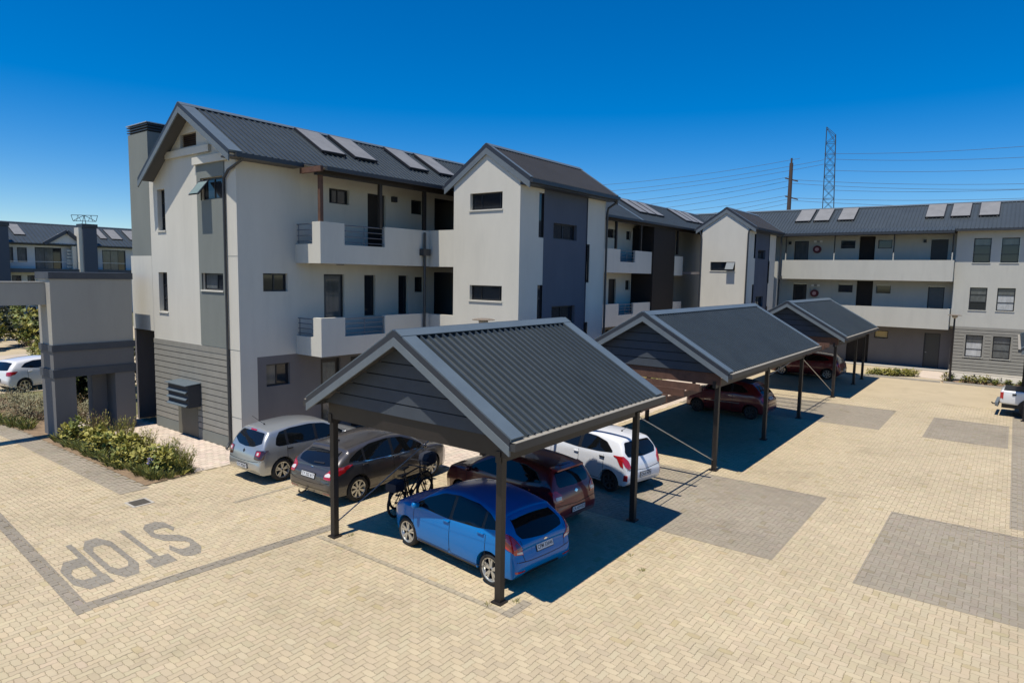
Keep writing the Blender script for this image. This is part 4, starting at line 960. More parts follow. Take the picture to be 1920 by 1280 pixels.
class Car:
    def __init__(s, name, loc, head, label, sp, pm, cat='car', group='cars parked in the court'):
        s.sp = sp; s.e = thing(name, loc, label, cat, group, math.radians(head)); ORG[s.e.name] = Vector((0, 0, 0)); s.pm = pm
        s.hw = sp['hw']; s.make_body()
    def yside(s, x, z):
        sp = s.sp; w = s.hw*interp(sp['plan'], x); bz = interp(sp['belt'], x)
        if z < .62: w *= 1-.04*((.62-z)/.4)**2
        if z < .3: w *= 1-.05*min(1, (.3-z)/.14)**2
        if z > bz: return w*.965-sp['tum']*(z-bz)
        if z > .62: w *= 1-.035*((z-.62)/max(.1, bz-.62))**1.6
        return w
    def make_body(s):
        rings = catmull(s.sp['rings'], 4); V = []; F = []; M = None
        for xt, zt, xb, zb in rings:
            T = np.array([xt, zt]); Bp = np.array([xb, zb]); L = np.linalg.norm(T-Bp)+1e-6
            at = lambda q: Bp+(T-Bp)*q
            sc = 1-min(s.sp.get('rc', .12), .45*L)/L; rcy = min(.12, .5*L)
            prof = []
            w0 = s.yside(xb, zb)
            prof += [(0, 0), (0, .5*w0), (0, .86*w0), (.015, .95*w0)]
            for k in range(12):
                q = .04+(sc-.04)*k/11; p = at(q); prof.append((q, s.yside(*p)))
            for th in (18, 36, 54, 72, 90):
                t = math.radians(th); q = sc+(1-sc)*math.sin(t); p = at(q); prof.append((q, s.yside(*p)-rcy*(1-math.cos(t))))
            yt = prof[-1][1]; cr = s.sp.get('crown', .035)*min(1, L/.5)
            for fr in (.8, .6, .4, .2, 0): prof.append((1+cr*(1-fr*fr)/L, yt*fr))
            ring = []
            for q, y in prof: p = at(q); ring.append((p[0], y, p[1]))
            for q, y in prof[-2:0:-1]: p = at(q); ring.append((p[0], -y, p[1]))
            M = len(ring); V += ring
        n = len(rings)
        for i in range(n-1):
            for k in range(M): F.append((i*M+k, i*M+(k+1) % M, (i+1)*M+(k+1) % M, (i+1)*M+k))
        F.append(list(range(M))[::-1]); F.append([(n-1)*M+k for k in range(M)])
        s.bvh = BVHTree.FromPolygons([Vector(v) for v in V], F)
        me = bpy.data.meshes.new('body'); me.from_pydata(V, [], F)
        bm = bmesh.new(); bm.from_mesh(me); bmesh.ops.recalc_face_normals(bm, faces=bm.faces); bm.to_mesh(me); bm.free()
        me.materials.append(s.pm); me.materials.append(TRIM)
        o = bpy.data.objects.new('body', me); COL.objects.link(o)
        wh = s.sp['wheels']; R = s.sp['wr']
        cut = MB()
        for x in wh:
            for sd in (-1, 1):
                ya, yb = (s.hw-.30)*sd, (s.hw+.2)*sd; ra = R*s.sp.get('arch', 1.14); nn = 28; vs = []
                for y in (ya, yb):
                    for k in range(nn): t = 2*math.pi*k/nn; vs.append((x+ra*math.cos(t), y, R+.01+ra*math.sin(t)))
                cut.add(vs, [list(range(nn)), [nn+k for k in range(nn)][::-1]]+[(k, (k+1) % nn, nn+(k+1) % nn, nn+k) for k in range(nn)])
        cm = bpy.data.meshes.new('cut'); cm.from_pydata(cut.v, [], cut.f)
        bm = bmesh.new(); bm.from_mesh(cm); bmesh.ops.recalc_face_normals(bm, faces=bm.faces); bm.to_mesh(cm); bm.free()
        co = bpy.data.objects.new('cut', cm); COL.objects.link(co)
        md = o.modifiers.new('b', 'BOOLEAN'); md.operation = 'DIFFERENCE'; md.object = co
        L0 = max(v[0] for v in V)-min(v[0] for v in V); nm = None
        for solver, self_ in (('EXACT', False), ('EXACT', True), ('MANIFOLD', False), ('FAST', False)):
            try: md.solver = solver
            except TypeError: continue
            md.use_self = self_
            bpy.context.view_layer.update()
            dg = bpy.context.evaluated_depsgraph_get(); nm = bpy.data.meshes.new_from_object(o.evaluated_get(dg))
            if len(nm.vertices) > len(V)*.7:
                xs2 = [v.co.x for v in nm.vertices]
                if abs(max(xs2)-min(xs2)-L0) < .05: print('boolean', s.e.name, solver, self_); break
        bpy.data.objects.remove(co); bpy.data.objects.remove(o)
        if len(nm.materials) < 2: nm.materials.append(TRIM)
        for p in nm.polygons:
            c = p.center; inw = any((c.x-x)**2+(c.z-R-.01)**2 < (R*s.sp.get('arch', 1.14)-.004)**2 for x in wh) and abs(c.y) > s.hw-.32
            low = c.z < s.sp.get('skirt', .24)
            p.material_index = 1 if inw or low else 0; p.use_smooth = True
        nm.name = 'body'; nm.set_sharp_from_angle(angle=math.radians(38))
        s.body = bpy.data.objects.new('body', nm); link(s.body, s.e)
    def hit(s, view, a, b):
        big = 6
        if view in 'LR':
            sg = 1 if view == 'L' else -1; o, d = Vector((a, sg*big, b)), Vector((0, -sg, 0))
        elif view == 'B': o, d = Vector((-big, a, b)), Vector((1, 0, 0))
        elif view == 'F': o, d = Vector((big, a, b)), Vector((-1, 0, 0))
        else: o, d = Vector((a, b, big)), Vector((0, 0, -1))
        p, n, _, _ = s.bvh.ray_cast(o, d)
        if p is None: p, n, _, _ = s.bvh.find_nearest(o+d*(big-.8))
        if n.dot(d) > 0: n = -n
        return p, n
    def patch(s, name, pts, view, m, off=.004, rnd=2, parent=None, sub=3):
        if view == 'R' and False: pass
        dense = []
        for i in range(len(pts)):
            a = np.array(pts[i], float); b = np.array(pts[(i+1) % len(pts)], float)
            for k in range(sub): dense.append(a+(b-a)*k/sub)
        o2 = chaikin(dense, rnd) if rnd else dense
        c = sum(o2)/len(o2); mb = MB(); K = len(o2); vs = []
        scl = (1.0, 1.0, .86, .62, .35)
        for ri, sc in enumerate(scl):
            for p in o2:
                q = c+(np.array(p)-c)*sc; h, n = s.hit(view, q[0], q[1]); vs.append(h+n*(off if ri else -.012))
        h, n = s.hit(view, c[0], c[1]); vs.append(h+n*off)
        fs = [(r*K+i, r*K+(i+1) % K, (r+1)*K+(i+1) % K, (r+1)*K+i) for r in range(len(scl)-1) for i in range(K)]
        last = (len(scl)-1)*K; fs += [(last+i, last+(i+1) % K, len(vs)-1) for i in range(K)]
        mb.add(vs, fs); return mb.build(name, m, parent or s.e, smooth=True, sharp=45)
    def both(s, name, pts, m, **k):
        return [s.patch(name, pts, v, m, **k) for v in 'LR']
    def seam(s, name, pts, view, w=.013, off=.002, m=None, rnd=0, closed=False, parent=None):
        pts = [np.array(p, float) for p in pts]
        if closed: pts.append(pts[0])
        dense = []
        for a, b in zip(pts, pts[1:]):
            k = max(2, int(np.linalg.norm(b-a)/.05)); dense += [a+(b-a)*i/k for i in range(k)]
        dense.append(pts[-1]); mb = MB(); vs = []
        for i, p in enumerate(dense):
            t = dense[min(i+1, len(dense)-1)]-dense[max(i-1, 0)]; t /= np.linalg.norm(t)+1e-9; nn = np.array([-t[1], t[0]])*w/2
            for q in (p+nn, p-nn): h, n = s.hit(view, q[0], q[1]); vs.append(h+n*off)
        mb.add(vs, [(2*i, 2*i+2, 2*i+3, 2*i+1) for i in range(len(dense)-1)]); return mb.build(name, m or SEAM, parent or s.e)
    def wheel(s, x, sd, spokes=5, twin=True, rim=None, cover=False):
        R = s.sp['wr']; rr = R*s.sp.get('rimf', .70); w = .19; yo = (s.hw-.035)*sd; n = 32; sp_m = rim or RIM
        def lathe_y(prof, mb):
            vs = [(x+r*math.cos(2*math.pi*k/n), y, R+r*math.sin(2*math.pi*k/n)) for r, y in prof for k in range(n)]
            mb.add(vs, [(i*n+k, i*n+(k+1) % n, (i+1)*n+(k+1) % n, (i+1)*n+k) for i in range(len(prof)-1) for k in range(n)])
        Y = lambda d: yo-sd*d
        mb = MB(); lathe_y([(rr, Y(.012)), (rr+.015, Y(.0)), (R-.03, Y(.004)), (R-.006, Y(.03)), (R, Y(.06)), (R, Y(w-.04)), (R-.03, Y(w)), (rr*.9, Y(w))], mb); tyre = mb.build('wheel', RUB, s.e, smooth=True, sharp=50)
        mb = MB(); lathe_y([(0, Y(.075)), (rr*.93, Y(.085)), (rr*.93, Y(.06))], mb); mb.build('brake_backing', TRIM, tyre)
        mb = MB(); lathe_y([(rr*.90, Y(.03)), (rr*.93, Y(.014)), (rr+.003, Y(.008)), (rr+.003, Y(.03)), (rr*.9, Y(.07))], mb)
        lathe_y([(0, Y(.022)), (rr*.17, Y(.022)), (rr*.24, Y(.034)), (rr*.24, Y(.06))], mb)
        for k in range(spokes):
            for dd in ((-.16, .16) if twin else (0,)):
                t = 2*math.pi*k/spokes+.3; t1 = t+dd*(5/spokes)*1.15; t0 = t+dd*.5
                c0 = np.array([math.cos(t0), math.sin(t0)])*rr*.18; c1 = np.array([math.cos(t1), math.sin(t1)])*rr*.93
                dv_ = (c1-c0)/np.linalg.norm(c1-c0); nv = np.array([-dv_[1], dv_[0]]); w0_, w1_ = rr*.085, rr*(.10 if twin else .16)
                q = []
                for dep in (.062, .026):
                    for c, ww_, dy in ((c0, w0_, 0), (c1, w1_, -.006)):
                        for sg_ in (-1, 1): p = c+nv*ww_*sg_; q.append((x+p[0], Y(dep+dy), R+p[1]))
                mb.hexa([q[0], q[1], q[3], q[2], q[4], q[5], q[7], q[6]])
        mb.build('rim', sp_m, tyre, smooth=True, sharp=35)
        mb = MB(); lathe_y([(0, Y(.016)), (rr*.11, Y(.018)), (rr*.12, Y(.03))], mb); mb.build('hub_cap', TRIM, tyre)
    def plate(s, z, txt, w=.44, h=.11, y=0.):
        p0, n0 = s.hit('B', y, z); p1, _ = s.hit('B', y-w/2, z); p2, _ = s.hit('B', y+w/2, z)
        n = Vector((n0.x, 0, n0.z)).normalized(); ux = Vector((0, -1, 0)); uz = n.cross(ux).normalized()*1
        if uz.z < 0: uz = -uz
        c = p0+n*.014
        def slab(nm, ww, hh, t0, t1, m, par):
            mb = MB(); q = []
            for t in (t0, t1):
                for a, b in ((-1, -1), (1, -1), (1, 1), (-1, 1)): q.append(c+ux*(a*ww/2)+uz*(b*hh/2)+n*t)
            mb.hexa(q); return mb.build(nm, m, par)
        pl = slab('number_plate', w, h, .0, .006, PLATE, s.e)
        slab('plate_surround', w+.03, h+.03, -.03, -.001, TRIM, pl)
        me = text_mesh(txt, h*.92); me.materials.append(INK)
        o = bpy.data.objects.new('lettering', me); link(o, pl)
        sx = min(1., w*.92/max(1e-3, max(v.co.x for v in me.vertices)-min(v.co.x for v in me.vertices)))
        mt = Matrix.Identity(4)
        for i in range(3): mt[i][0], mt[i][1], mt[i][2], mt[i][3] = ux[i]*sx, uz[i], n[i], (c+n*.0075)[i]
        o.matrix_local = mt
    def blob(s, name, c, r, m, n=10, parent=None):
        mb = MB(); vs = []; K = 14
        for i in range(1, n):
            t = math.pi*i/n
            for k in range(K):
                a = 2*math.pi*k/K; f = lambda v: math.copysign(abs(v)**.7, v)
                vs.append((c[0]+r[0]*f(math.sin(t)*math.cos(a)), c[1]+r[1]*f(math.sin(t)*math.sin(a)), c[2]+r[2]*f(math.cos(t))))
        fs = [(i*K+k, i*K+(k+1) % K, (i+1)*K+(k+1) % K, (i+1)*K+k) for i in range(n-2) for k in range(K)]+[list(range(K)), [(n-2)*K+k for k in range(K)][::-1]]
        mb.add(vs, fs); return mb.build(name, m, parent or s.e, smooth=True)
    def mirror(s, x, z):
        for sd in (-1, 1):
            y = s.yside(x, z-.05)*sd
            b = s.blob('mirror', (x, y+sd*.12, z+.03), (.055, .09, .065), s.pm)
            s.blob('mirror_foot', (x+.03, y+sd*.02, z-.02), (.04, .07, .03), TRIM, parent=b)
    def handle(s, x, z, m=None):
        for v in 'LR':
            p, n = s.hit(v, x, z); mb = MB(); sg = 1 if v == 'L' else -1
            mb.hexa([(x-.09, p.y, z-.016), (x+.09, p.y, z-.016), (x+.08, p.y+sg*.035, z-.012), (x-.08, p.y+sg*.035, z-.012), (x-.09, p.y, z+.016), (x+.09, p.y, z+.016), (x+.08, p.y+sg*.035, z+.012), (x-.08, p.y+sg*.035, z+.012)])
            mb.build('door_handle', m or s.pm, s.e)
    def antenna(s, x, y=0, l=.4):
        p, n = s.hit('T', x, y); mb = MB(); mb.tube([p, p+Vector((-l*.75, 0, l*.6))], .006, 6); mb.tube([p-Vector((0, 0, .01)), p+Vector((-.03, 0, .03))], .02, 6); mb.build('antenna', TRIM, s.e)
    def dlo(s, outline, splits, shrink=.92, glass=None):
        """dark window band with separate panes; splits: x positions of the pillars"""
        for v in 'LR':
            t = s.patch('window_trim', outline, v, TRIM, off=.003, rnd=2)
            xs_ = [max(p[0] for p in outline)]+list(splits)+[min(p[0] for p in outline)]
            for a, b in zip(xs_, xs_[1:]):
                cl = clip([tuple(p) for p in outline], [(b+.02, -1), (a-.02, -1), (a-.02, 3), (b+.02, 3)])
                if len(cl) < 3: continue
                c = np.mean(cl, axis=0); cl = [tuple(c+(np.array(p)-c)*shrink) for p in cl]
                s.patch('side_window', cl, v, glass or CGL, off=.006, rnd=1, parent=t)
def base_rings(fx, rx, hood, cowl, zc, zr, roof_end, zre, gx, gz, bz, nose=.70, zb=.19, rz=.62):
    """front x, rear x, (hood x,z), cowl x,z, roof height, roof end x,z, glass bottom x,z, bumper top z"""
    hx, hz = hood
    return [(fx-.06, .27, fx-.10, .205), (fx-.005, .36, fx-.14, .195), (fx, .50, fx-.19, zb), (fx-.05, nose-.04, fx-.26, zb), (fx-.16, nose+.07, fx-.36, zb), (hx, hz, hx-.08, zb), ((hx+cowl)/2, (hz+zc)/2+.025, (hx+cowl)/2-.03, zb),
            (cowl, zc, cowl, zb), (cowl-.30, zc+(zr-zc)*.42, cowl-.22, zb), (cowl-.62, zc+(zr-zc)*.80, cowl-.48, zb), (cowl-.92, zr-.03, cowl-.78, zb), (cowl-1.35, zr, cowl-1.2, zb), ((cowl-1.35+roof_end)/2, (zr+zre)/2+.02, (cowl-1.3+roof_end)/2+.1, zb),
            (roof_end+.12, zre+.015, roof_end+.32, zb), (roof_end, zre-.012, roof_end+.26, zb), (roof_end-.05, zre-.06, roof_end+.22, zb+.01), ((roof_end+gx)/2-.03, (zre+gz)/2, roof_end+.16, zb+.02), (gx, gz, gx+.34, zb+.03), (gx-.045, gz-.10, gx+.30, zb+.035), (rx+.05, (gz+rz)/2-.03, rx+.36, zb+.04),
            (rx+.02, rz+.02, rx+.28, zb+.05), (rx, rz-.06, rx+.22, zb+.055), (rx+.005, rz-.18, rx+.17, zb+.06), (rx+.04, .36, rx+.12, zb+.075), (rx+.08, .31, rx+.10, zb+.085)]
def doors(c, xs_, zlo, zhi, sill=.30):
    for v in 'LR':
        for a, b in zip(xs_, xs_[1:]):
            c.seam('door_gap', [(a, zhi(a)), (a, sill+.08), (a-.05, sill), (b+.05, sill), (b, sill+.08), (b, zhi(b))], v)

# 1 blue hatchback under the near carport
sp = dict(hw=.86, rings=base_rings(1.99, -1.87, (1.68, .86), 1.08, .98, 1.45, -1.34, 1.315, -1.80, .93, .64, rz=.62), plan=[(-1.95, .84), (-1.75, .92), (-1.4, .975), (-.8, 1), (.8, 1), (1.35, .97), (1.65, .89), (1.85, .76), (2.0, .60)], belt=[(-1.6, .98), (-.5, .95), (1.0, .90)], tum=.46, wheels=(1.245, -1.245), wr=.305, rimf=.72, rc=.09)
BLUE = paint('blue', (.0, .155, .45), .0, .22)
BLUE.node_tree.nodes['Principled BSDF'].inputs['Coat Weight'].default_value = .2; BLUE.node_tree.nodes['Principled BSDF'].inputs['Specular IOR Level'].default_value = .3
c = Car('blue_hatchback', (9.99, 8.44, 0), 83.5, 'bright blue five door hatchback with alloy wheels under the near carport', sp, BLUE)
c.dlo([(1.04, .965), (.64, 1.18), (.24, 1.345), (-.2, 1.395), (-.75, 1.375), (-1.1, 1.29), (-1.34, 1.16), (-1.42, 1.08), (-.9, 1.0), (0, .945)], (-.13, -1.02), .95)
c.patch('rear_window', [(-.54, .965), (0, .925), (.54, .965), (.60, 1.05), (.50, 1.26), (0, 1.285), (-.50, 1.26), (-.60, 1.05)], 'B', CGL)
c.patch('windscreen', [(-.64, 1.04), (0, 1.03), (.64, 1.04), (.54, 1.36), (0, 1.40), (-.54, 1.36)], 'F', CGL)
for sg_ in (1, -1):
    t = c.patch('tail_lamp', [(sg_*.80, .98), (sg_*.745, 1.06), (sg_*.70, 1.02), (sg_*.60, .80), (sg_*.56, .70), (sg_*.76, .735), (sg_*.80, .82)], 'B', TLR, off=.012, rnd=1)
    c.patch('lamp_lens', [(sg_*.69, .93), (sg_*.61, .81), (sg_*.71, .81), (sg_*.735, .9)], 'B', TLP, off=.017, rnd=1, parent=t)
    c.patch('reversing_lens', [(sg_*.605, .79), (sg_*.57, .715), (sg_*.72, .745), (sg_*.725, .79)], 'B', TLW, off=.017, rnd=1, parent=t)
    c.patch('reflector', [(sg_*.76, .43), (sg_*.52, .41), (sg_*.54, .375), (sg_*.75, .39)], 'B', TLR, off=.006, rnd=1)
    c.patch('headlamp', [(sg_*.58, .70), (sg_*.74, .75), (sg_*.70, .86), (sg_*.60, .80)], 'F', HEAD, off=.006, rnd=1)
c.seam('bumper_gap', [(-.78, .60), (-.4, .565), (0, .56), (.4, .565), (.78, .60)], 'B')
c.seam('tailgate_gap', [(-.54, .57), (-.58, .72), (-.60, .95)], 'B'); c.seam('tailgate_gap', [(.54, .57), (.58, .72), (.60, .95)], 'B')
c.patch('plate_recess', [(-.36, .66), (.36, .66), (.33, .82), (-.33, .82)], 'B', BLUE, off=.002, rnd=1)
c.patch('bumper_insert', [(-.55, .24), (.55, .24), (.42, .36), (-.42, .36)], 'B', TRIM, off=.006, rnd=1)
c.patch('badge', [(-.06, .865), (0, .85), (.06, .865), (0, .885)], 'B', CHR, off=.012, rnd=2); c.plate(.735, 'CFM 33646')
c.patch('roof_spoiler_lip', [(-1.40, -.52), (-1.40, .52), (-1.47, .5), (-1.47, -.5)], 'T', BLUE, off=.018, rnd=1)
doors(c, (1.0, -.13, -1.12), 0, lambda x: .94)
for v in 'LR': c.seam('waist_crease', [(1.0, .70), (0, .74), (-1.4, .82)], v, w=.012, off=.003, m=BLUE); c.patch('sill_trim', [(.88, .24), (-.88, .24), (-.88, .275), (.88, .275)], v, TRIM, rnd=0)
c.handle(-.03, .90); c.handle(-1.0, .94); c.mirror(.82, .99)
for x in sp['wheels']:
    for sd in (-1, 1): c.wheel(x, sd, 5, True)

# 2 dark grey hatchback (faces +X)
sp = dict(hw=.91, rings=base_rings(2.18, -2.17, (1.85, .85), 1.15, .97, 1.45, -1.50, 1.31, -1.98, .95, .64, rz=.64), plan=[(-2.2, .84), (-1.95, .93), (-1.5, .985), (-.8, 1), (.9, 1), (1.5, .97), (1.85, .90), (2.1, .74), (2.2, .62)], belt=[(-1.7, .99), (-.5, .95), (1.0, .90)], rc=.09, tum=.46, wheels=(1.32, -1.32), wr=.325, rimf=.68)
GREY = paint('grey', (.075, .07, .07), .4, .33)
c = Car('grey_hatchback', (11.72, 13.55, 0), 1.0, 'dark grey five door hatchback with red wraparound lamps and a tow bar', sp, GREY)
c.dlo([(1.08, .955), (.66, 1.18), (.26, 1.335), (-.25, 1.385), (-.85, 1.355), (-1.25, 1.25), (-1.52, 1.13), (-1.58, 1.07), (-1.0, .99), (0, .945)], (-.15, -1.1), .95)
c.patch('rear_window', [(-.60, .98), (0, .94), (.60, .98), (.65, 1.07), (.54, 1.25), (0, 1.275), (-.54, 1.25), (-.65, 1.07)], 'B', CGB)
c.patch('windscreen', [(-.66, 1.03), (0, 1.02), (.66, 1.03), (.56, 1.35), (0, 1.39), (-.56, 1.35)], 'F', CGB)
for sg_ in (1, -1):
    c.patch('tail_lamp', [(sg_*.84, .98), (sg_*.66, .93), (sg_*.56, .80), (sg_*.58, .71), (sg_*.80, .70), (sg_*.86, .84)], 'B', TLR, off=.012, rnd=1)
    c.patch('reversing_lens', [(sg_*.64, .84), (sg_*.575, .80), (sg_*.59, .765), (sg_*.74, .765), (sg_*.74, .81)], 'B', TLW, off=.018, rnd=1)
    c.patch('reflector', [(sg_*.74, .36), (sg_*.5, .35), (sg_*.5, .32), (sg_*.74, .33)], 'B', TLR, off=.006, rnd=1)
    c.patch('headlamp', [(sg_*.56, .68), (sg_*.76, .72), (sg_*.74, .82), (sg_*.62, .78)], 'F', HEAD, off=.006, rnd=1)
for v in 'LR': c.patch('side_lamp', [(-1.48, .985), (-1.60, 1.0), (-1.96, .93), (-1.99, .78), (-1.86, .79), (-1.70, .88)], v, TLR, off=.009, rnd=1)
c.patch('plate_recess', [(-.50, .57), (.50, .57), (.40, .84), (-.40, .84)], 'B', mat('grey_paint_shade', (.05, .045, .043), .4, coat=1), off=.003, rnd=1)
c.plate(.73, 'CY 322 617', .50); c.patch('badge', [(-.07, .90), (0, .885), (.07, .90), (0, .92)], 'B', CHR, off=.012, rnd=2)
c.seam('bumper_gap', [(-.84, .66), (-.55, .575), (0, .56), (.55, .575), (.84, .66)], 'B')
c.seam('bumper_crease', [(-.8, .43), (0, .41), (.8, .43)], 'B', w=.02, m=TRIM)
c.patch('roof_spoiler_lip', [(-1.55, -.55), (-1.55, .55), (-1.64, .52), (-1.64, -.52)], 'T', GREY, off=.02, rnd=1)
c.seam('rear_wiper', [(0.0, 1.0), (-.36, 1.02)], 'B', w=.025, off=.02, m=TRIM)
doors(c, (1.06, -.15, -1.2), 0, lambda x: .94); c.handle(-.05, .89); c.handle(-1.1, .92); c.mirror(.88, .98)
for v in 'LR': c.seam('waist_crease', [(1.1, .74), (0, .80), (-1.3, .86)], v, w=.014, off=.004, m=GREY); c.seam('window_chrome', [(1.05, .945), (0, .935), (-1.0, .98), (-1.58, 1.06)], v, w=.014, off=.008, m=CHR)
for y in (-.66, .66): c.seam('roof_channel', [(.1, y*.86), (-.8, y*.86), (-1.5, y*.8)], 'T', w=.02, m=TRIM)
c.antenna(-1.2, 0, .1)
mb = MB(); mb.tube([(-2.05, .25, .25), (-2.2, .25, .22), (-2.26, .25, .27), (-2.26, .25, .36)], .022, 8); mb.build('tow_bar', TRIM, c.e)
for x in sp['wheels']:
    for sd in (-1, 1): c.wheel(x, sd, 8, False)

# 3 silver hatchback (faces +X)
sp = dict(hw=.825, rings=base_rings(1.98, -1.94, (1.66, .88), .98, 1.01, 1.475, -1.52, 1.385, -1.80, .98, .67, rz=.60), plan=[(-2.0, .86), (-1.75, .95), (-1.4, .985), (-.8, 1), (.8, 1), (1.4, .975), (1.7, .92), (1.9, .80), (2.0, .70)], belt=[(-1.6, .96), (-.5, .945), (1.0, .91)], rc=.09, tum=.38, wheels=(1.23, -1.23), wr=.315, rimf=.68)
SILV = paint('silver', (.44, .455, .45), .6, .3)
c = Car('silver_hatchback', (11.38, 16.3, 0), 0.5, 'silver five door hatchback with roof aerial parked beside the block corner', sp, SILV)
c.dlo([(.96, .965), (.58, 1.19), (.22, 1.35), (-.25, 1.405), (-.9, 1.395), (-1.24, 1.34), (-1.36, 1.20), (-1.42, 1.03), (-1.32, .98), (0, .955)], (-.12, -1.06), .94)
c.patch('rear_window', [(-.62, 1.10), (-.35, .99), (0, .965), (.35, .99), (.62, 1.10), (.58, 1.20), (.50, 1.335), (0, 1.35), (-.50, 1.335), (-.58, 1.20)], 'B', CGB)
c.patch('windscreen', [(-.6, 1.04), (0, 1.03), (.6, 1.04), (.52, 1.36), (0, 1.40), (-.52, 1.36)], 'F', CGB)
for sg_ in (1, -1):
    t = c.patch('tail_lamp', [(sg_*.77, .94), (sg_*.52, .92), (sg_*.50, .70), (sg_*.77, .68)], 'B', mat('tail_lamp_smoked', (.05, .015, .015), .15, coat=1), off=.010, rnd=1)
    c.patch('lamp_lens', [(sg_*.70, .91), (sg_*.55, .90), (sg_*.55, .79), (sg_*.70, .78)], 'B', TLR, off=.015, rnd=2, parent=t)
    c.patch('lamp_core', [(sg_*.66, .88), (sg_*.59, .87), (sg_*.59, .81), (sg_*.66, .81)], 'B', TLW, off=.019, rnd=2, parent=t)
    c.patch('headlamp', [(sg_*.5, .70), (sg_*.68, .74), (sg_*.66, .86), (sg_*.54, .82)], 'F', HEAD, off=.006, rnd=1)
c.patch('brake_lamp', [(-.13, 1.352), (.13, 1.352), (.13, 1.385), (-.13, 1.385)], 'B', TLR, off=.012, rnd=1)
c.patch('badge', [(-.05, .86), (0, .81), (.05, .86), (0, .91)], 'B', TRIM, off=.008, rnd=2)
c.seam('bumper_gap', [(-.78, .66), (-.5, .62), (0, .61), (.5, .62), (.78, .66)], 'B'); c.plate(.47, 'CY 70267', .46)
doors(c, (.95, -.12, -1.08), 0, lambda x: .95); c.handle(-.02, .87, TRIM); c.handle(-1.0, .88, TRIM); c.mirror(.78, .98); c.antenna(-1.25, 0, .5)
for v in 'LR': c.patch('side_moulding', [(.9, .50), (-.9, .50), (-.9, .56), (.9, .56)], v, SILV, off=.012, rnd=0)
for x in sp['wheels']:
    for sd in (-1, 1): c.wheel(x, sd, 5, True)

# 4 maroon hatchback beside the blue one
sp = dict(hw=.82, rings=base_rings(1.96, -1.83, (1.64, .90), 1.02, 1.02, 1.49, -1.45, 1.40, -1.70, .97, .68, rz=.60), plan=[(-1.9, .84), (-1.7, .93), (-1.35, .98), (-.8, 1), (.8, 1), (1.35, .975), (1.65, .91), (1.9, .76), (2.0, .66)], belt=[(-1.6, 1.0), (-.5, .98), (1.0, .93)], rc=.09, tum=.42, wheels=(1.225, -1.225), wr=.29, rimf=.68)
MAR = paint('maroon', (.15, .012, .016), .3, .3)
c = Car('maroon_hatchback', (12.62, 9.35, 0), 85.0, 'maroon hatchback with roof spoiler parked between the blue and white cars', sp, MAR)
c.dlo([(.94, 1.0), (.58, 1.19), (.22, 1.35), (-.2, 1.40), (-.8, 1.39), (-1.15, 1.30), (-1.36, 1.10), (-.9, 1.03), (0, .99)], (-.13,))
c.patch('rear_window', [(-.52, 1.02), (0, 1.0), (.52, 1.02), (.56, 1.1), (.50, 1.33), (0, 1.345), (-.50, 1.33), (-.56, 1.1)], 'B', CGB)
c.patch('windscreen', [(-.6, 1.04), (0, 1.03), (.6, 1.04), (.52, 1.36), (0, 1.41), (-.52, 1.36)], 'F', CGB)
mb = MB(); mb.hexa([(-1.40, -.52, 1.375), (-1.40, .52, 1.375), (-1.60, .48, 1.35), (-1.60, -.48, 1.35), (-1.40, -.52, 1.425), (-1.40, .52, 1.425), (-1.60, .48, 1.385), (-1.60, -.48, 1.385)]); mb.build('roof_spoiler', mat('spoiler_red', (.30, .02, .02), .35, coat=1), c.e)
for sg_ in (1, -1):
    t = c.patch('tail_lamp', [(sg_*.76, .95), (sg_*.66, .99), (sg_*.50, .86), (sg_*.50, .74), (sg_*.74, .74)], 'B', TLR, off=.012, rnd=1)
    c.patch('reversing_lens', [(sg_*.70, .85), (sg_*.54, .85), (sg_*.54, .78), (sg_*.70, .78)], 'B', TLW, off=.017, rnd=1, parent=t)
    c.patch('headlamp', [(sg_*.5, .70), (sg_*.70, .76), (sg_*.66, .88), (sg_*.54, .82)], 'F', HEAD, off=.006, rnd=1)
c.patch('badge', [(-.07, .88), (0, .84), (.07, .88), (0, .92)], 'B', CHR, off=.01, rnd=2); c.seam('bumper_gap', [(-.76, .66), (0, .62), (.76, .66)], 'B')
c.plate(.50, 'CA 439 023', .46); doors(c, (.98, -.13, -1.05), 0, lambda x: .97); c.handle(-.05, .88); c.handle(-.98, .90); c.mirror(.80, .99)
for x in sp['wheels']:
    for sd in (-1, 1): c.wheel(x, sd, 7, False, RIMD)

# 5 white city car
sp = dict(hw=.80, rings=base_rings(1.80, -1.80, (1.50, .92), .98, 1.04, 1.48, -1.40, 1.40, -1.66, .98, .70, rz=.62), plan=[(-1.85, .84), (-1.65, .94), (-1.3, .985), (-.8, 1), (.8, 1), (1.25, .975), (1.5, .92), (1.72, .80), (1.85, .68)], belt=[(-1.5, 1.03), (-.5, .98), (1.0, .93)], rc=.09, tum=.44, wheels=(1.19, -1.19), wr=.285, rimf=.68)
WHT = paint('white', (.74, .76, .80), .0, .3)
c = Car('white_city_car', (16.15, 9.25, 0), 78.5, 'white small hatchback with dark front roof panel parked under the pergola', sp, WHT)
c.dlo([(.92, 1.02), (.55, 1.20), (.2, 1.345), (-.2, 1.395), (-.62, 1.385), (-1.0, 1.31), (-1.26, 1.12), (-1.27, 1.075), (-.8, 1.02), (0, .99)], (-.1,))
c.patch('rear_window', [(-.56, 1.0), (0, .97), (.56, 1.0), (.62, 1.12), (.50, 1.34), (0, 1.36), (-.50, 1.34), (-.62, 1.12)], 'B', CGL)
c.patch('windscreen', [(-.58, 1.07), (0, 1.06), (.58, 1.07), (.5, 1.37), (0, 1.41), (-.5, 1.37)], 'F', CGL)
